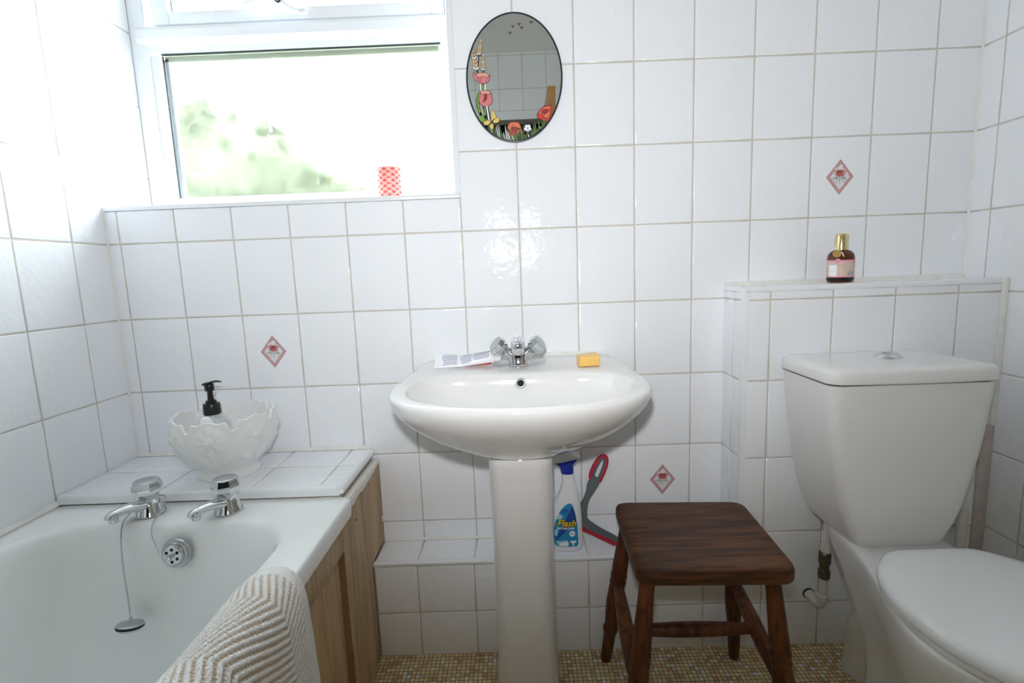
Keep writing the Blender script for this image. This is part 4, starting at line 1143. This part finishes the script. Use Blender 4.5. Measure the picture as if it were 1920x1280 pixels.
lo = catmull([(606, 380, 0), (604, 330, 0), (640, 240, 0), (690, 165, 0), (738, 138, 0), (766, 165, 0), (760, 240, 0), (725, 330, 0), (684, 410, 0)], 40)
MB().tube([sqp(p.x, p.y)+SN*.5 for p in lo], .0058, 12).build('loop', 'red_rubber', sq)
li = catmull([(632, 372, 0), (628, 330, 0), (660, 250, 0), (700, 182, 0), (735, 160, 0), (748, 178, 0), (738, 240, 0), (708, 322, 0), (676, 392, 0)], 40)
MB().tube([sqp(p.x, p.y)+SN*.35 for p in li], .0040, 10).build('grip_lining', 'grey_rubber', sq)

# ------------------------------------------------------------------ stool
st = thing('wooden_stool', 'dark stained square wooden stool with turned legs, between basin pedestal and toilet', 'stool', (1.43, -.31, 0))
SZT = .440
q4 = [(1.279, -.148), (1.594, -.166), (1.577, -.461), (1.266, -.450)]
def seat_ring(ins, z, r=.030):
    c = Vector((sum(p[0] for p in q4)/4, sum(p[1] for p in q4)/4, 0)); P = [Vector((x, y, 0)) for x, y in q4]
    P = [c+(p-c)*(1-ins/ .21) for p in P]; out = []
    for i in range(4):
        a, p, n_ = P[i-1], P[i], P[(i+1) % 4]
        d0 = (a-p).normalized(); d1 = (n_-p).normalized()
        s, e_ = p+d0*r, p+d1*r
        for k in range(9):
            t = k/8; out.append((s*(1-t)**2+p*2*t*(1-t)+e_*t*t)+Vector((0, 0, z)))
        for k in range(1, 4): 
            nx = P[(i+1) % 4]; d2 = (p-nx).normalized(); e2_ = nx+d2*r
            out.append(e_.lerp(e2_, k/4)+Vector((0, 0, z)))
    return out
MB().loft([seat_ring(.012, SZT-.034), seat_ring(.004, SZT-.033), seat_ring(0, SZT-.027), seat_ring(0, SZT-.010), seat_ring(.003, SZT-.003), seat_ring(.010, SZT), seat_ring(.03, SZT)]).build('seat', 'walnut', st, 35)
legs = {'BL': ((1.302, -.192), (1.252, -.152)), 'BR': ((1.556, -.206), (1.589, -.157)), 'FR': ((1.541, -.428), (1.566, -.492)), 'FL': ((1.294, -.420), (1.240, -.487))}
def leg_pt(k, z):
    (x0, y0), (x1, y1) = legs[k]; t = 1-z/.408
    return Vector((x0+(x1-x0)*t, y0+(y1-y0)*t, z))
lp = [(0, .0150), (.10, .0158), (.20, .0175), (.30, .0190), (.335, .0192), (.345, .0175), (.355, .0195), (.370, .0205), (.385, .0195), (.392, .0180), (.400, .0195), (.415, .0205), (.428, .0195), (.435, .0180), (.445, .0192), (.49, .0205), (.56, .0212), (.64, .0195), (.72, .0165), (.735, .0160), (.745, .0185), (.760, .0195), (.775, .0185), (.785, .0160), (.86, .0150), (.985, .0135), (1.0, .0125)]
for k in legs:
    path = [leg_pt(k, .408*(1-t)) for t, r in lp]
    MB().tube(path, [r for t, r in lp], 22).build('leg', 'walnut_leg', st, 60)
def spindle(a, b_, name, rmid, rend, bow=0):
    P = [a.lerp(b_, i/20)+Vector((0, 0, -bow*math.sin(PI*i/20))) for i in range(21)]
    MB().tube(P, [rend+(rmid-rend)*math.sin(PI*i/20)**1.3 for i in range(21)], 18).build(name, 'walnut_leg', st, 60)
sl0, sl1 = leg_pt('BL', .235), leg_pt('FL', .185)
sr0, sr1 = leg_pt('BR', .240), leg_pt('FR', .185)
spindle(sl0, sl1, 'stretcher', .0175, .0120); spindle(sr0, sr1, 'stretcher', .0175, .0120)
spindle(sl0.lerp(sl1, .50), sr0.lerp(sr1, .50), 'stretcher', .0165, .0115)

# ------------------------------------------------------------------ toilet
TX = 1.872
wc = thing('toilet', 'white close-coupled toilet with closed lid and large cistern', 'toilet', (TX, -.45, 0))
def wring(half, z, n=33, dz=None):
    o = sym_outline(half, n); return [Vector((TX+x, y, z+(dz(x, y) if dz else 0))) for x, y in o]
def hp_(yb, yf, wb, ws, wm, ym):
    """half outline: back y and width, shoulder width, widest, front y"""
    return [(0, yb), (wb*.6, yb), (wb*.95, yb-.004), (wb, yb-.03), (ws, (yb+ym)/2), (wm, ym), (wm*.93, ym+(yf-ym)*.42), (wm*.62, ym+(yf-ym)*.80), (wm*.25, ym+(yf-ym)*.98), (0, yf)]
pr2 = [(0, -.36, -.68, .105, .10, .108, -.52), (.012, -.36, -.682, .106, .101, .109, -.52), (.06, -.365, -.675, .098, .094, .102, -.53), (.14, -.360, -.680, .092, .092, .108, -.54), (.20, -.345, -.700, .090, .100, .128, -.55), (.26, -.295, -.735, .090, .108, .150, -.56), (.32, -.228, -.765, .086, .112, .166, -.57), (.355, -.195, -.778, .086, .116, .174, -.575), (.382, -.186, -.784, .088, .118, .178, -.58), (.396, -.184, -.786, .089, .119, .179, -.58), (.402, -.188, -.782, .086, .116, .175, -.58)]
MB().loft([wring(hp_(*p[1:]), p[0]) for p in pr2]).build('pan', 'ceramic', wc, 70)
# cistern
cw = [(.396, .090, -.318), (.402, .098, -.326), (.425, .1085, -.330), (.455, .122, -.332), (.49, .134, -.333), (.55, .1475, -.334), (.61, .159, -.335), (.68, .168, -.336), (.735, .1735, -.337), (.7655, .1755, -.337)]
MB().loft([rrect(TX-w, TX+w, yf, -.1285, .026, z, 8, 8) for z, w, yf in cw]).build('cistern', 'ceramic', wc, 60)
MB().loft([rrect(TX-.170, TX+.170, -.331, -.132, .026, .7655, 8, 8), rrect(TX-.170, TX+.170, -.331, -.132, .026, .7695, 8, 8)]).build('lid_gap', 'hole', wc)
def lidr(ins, z, bow=.010):
    out = []
    for p in rrect(TX-.181+ins, TX+.181-ins, -.341+ins, -.1265-ins*.6, .028, z, 8, 8):
        k = 1-((p.x-TX)/.181)**2
        p.y += (-bow*k if p.y < -.24 else 0) ; out.append(p)
    return out
MB().loft([lidr(.004, .7690), lidr(.0005, .7705), lidr(0, .774), lidr(.0005, .790), lidr(.003, .7965), lidr(.010, .8010), lidr(.03, .8035), lidr(.06, .8045)]).build('cistern_lid', 'ceramic', wc, 60)
fb = MB().lathe((TX+.014, -.230, .8035), [(.0300, 0), (.0300, .0015), (.027, .004), (.021, .0085), (.0195, .0095)], 36, sy=.9).build('flush_button', 'chrome', wc, 50)
MB().lathe((TX+.017, -.231, .8128), [(.0165, 0), (.0165, .0012), (.014, .0022)], 28, sy=.9).build('button_plate', 'chrome', fb, 50)
MB().lathe((TX+.007, -.232, .8135), [(.0070, 0), (.0070, .0022), (.005, .003)], 18, sy=.8).build('small_button', 'chrome_dull', fb, 50)
# seat and lid
sh = [(0, -.394), (.05, -.394), (.090, -.400), (.118, -.424), (.150, -.462), (.174, -.525), (.181, -.585), (.175, -.645), (.150, -.705), (.105, -.752), (.05, -.780), (0, -.787)]
def inset(h, k): return [(x*(1-k/.18), -.59+(y+.59)*(1-k/.19)) for x, y in h]
MB().loft([wring(inset(sh, .010), .404), wring(inset(sh, .004), .406), wring(inset(sh, .003), .414), wring(inset(sh, .008), .416)]).build('seat_ring', 'seat_plastic', wc, 50)
MB().loft([wring(inset(sh, .006), .418), wring(inset(sh, .0008), .4195), wring(sh, .424), wring(inset(sh, .0015), .431), wring(inset(sh, .006), .4375), wring(inset(sh, .014), .4415), wring(inset(sh, .03), .4438), wring(inset(sh, .07), .4455), wring(inset(sh, .12), .446)]).build('seat_lid', 'seat_plastic', wc, 60)
for s in (-1, 1):
    MB().tube([(TX+s*.035, -.384, .410), (TX+s*.070, -.384, .410)], .010, 14).build('hinge', 'seat_plastic', wc)

# supply pipe with valve, left of the toilet
vp = thing('water_pipe', 'white painted supply pipe with brass valve under the cistern', 'pipe', (1.805, -.155, .12))
MB().tube([(1.8085, -.162, .17), (1.8105, -.162, .225)], .0095, 16).build('pipe', 'painted_pipe', vp)
MB().tube([(1.8125, -.162, .290), (1.814, -.162, .36), (1.815, -.162, .398)], [.0090, .0090, .0095], 16).build('pipe', 'painted_pipe', vp)
MB().lathe((1.8125, -.162, .292), [(.0115, 0), (.0125, .002), (.0125, .022), (.011, .026)], 8).build('nut', 'painted_pipe', vp, 20)
MB().lathe((1.8105, -.162, .222), [(.0130, 0), (.0142, .002), (.0142, .022), (.0112, .024), (.0112, .040), (.0142, .042), (.0145, .068), (.0128, .071)], 10).build('valve', 'brass_fit', vp, 20)
el = catmull([(1.8085, -.162, .176), (1.8085, -.162, .160), (1.806, -.158, .149), (1.802, -.149, .146), (1.799, -.138, .149), (1.797, -.1235, .152)], 14)
MB().tube(el, [.0128, .0130, .0126]+[.0122]*8+[.0128, .0130, .0130], 16).build('elbow', 'painted_pipe', vp)
MB().lathe((1.8085, -.162, .163), [(.0138, 0), (.0150, .002), (.0150, .012), (.013, .014)], 18).build('collar', 'painted_pipe', vp)
MB().lathe((1.7970, -.1225, .152), [(.0150, 0), (.0150, .0012)], 18, M=axis_matrix((0, -1, 0))).build('wall_hole', 'hole', vp)
# waste connector behind the pan
wp = thing('waste_pipe', 'cream plastic soil pipe elbow between the toilet pan and the floor', 'pipe', (1.893, -.212, 0))
ec = catmull([(1.893, -.214, .0), (1.893, -.214, .06), (1.893, -.216, .105), (1.897, -.226, .138), (1.898, -.252, .158), (1.892, -.285, .165), (1.882, -.320, .166)], 26)
MB().tube(ec, [.047]*9+[.0475]*5+[.048]*6+[.049]*6, 32).build('elbow', 'waste_plastic', wp)
MB().tube([(1.889, -.296, .1655), (1.884, -.318, .1660)], [.054, .055], 32).build('collar', 'painted_pipe', wp)
MB().lathe((1.893, -.214, 0), [(.050, 0), (.0505, .008), (.048, .012)], 32).build('floor_ring', 'painted_pipe', wp)
# white pipe in the corner
cp_ = MB().tube([(2.168, -.142, 0), (2.168, -.142, .388)], .0115, 18)
tag(cp_.build('corner_pipe', 'painted_pipe', None, 50), 'short upright white pipe in the corner to the right wall behind the toilet', 'pipe')
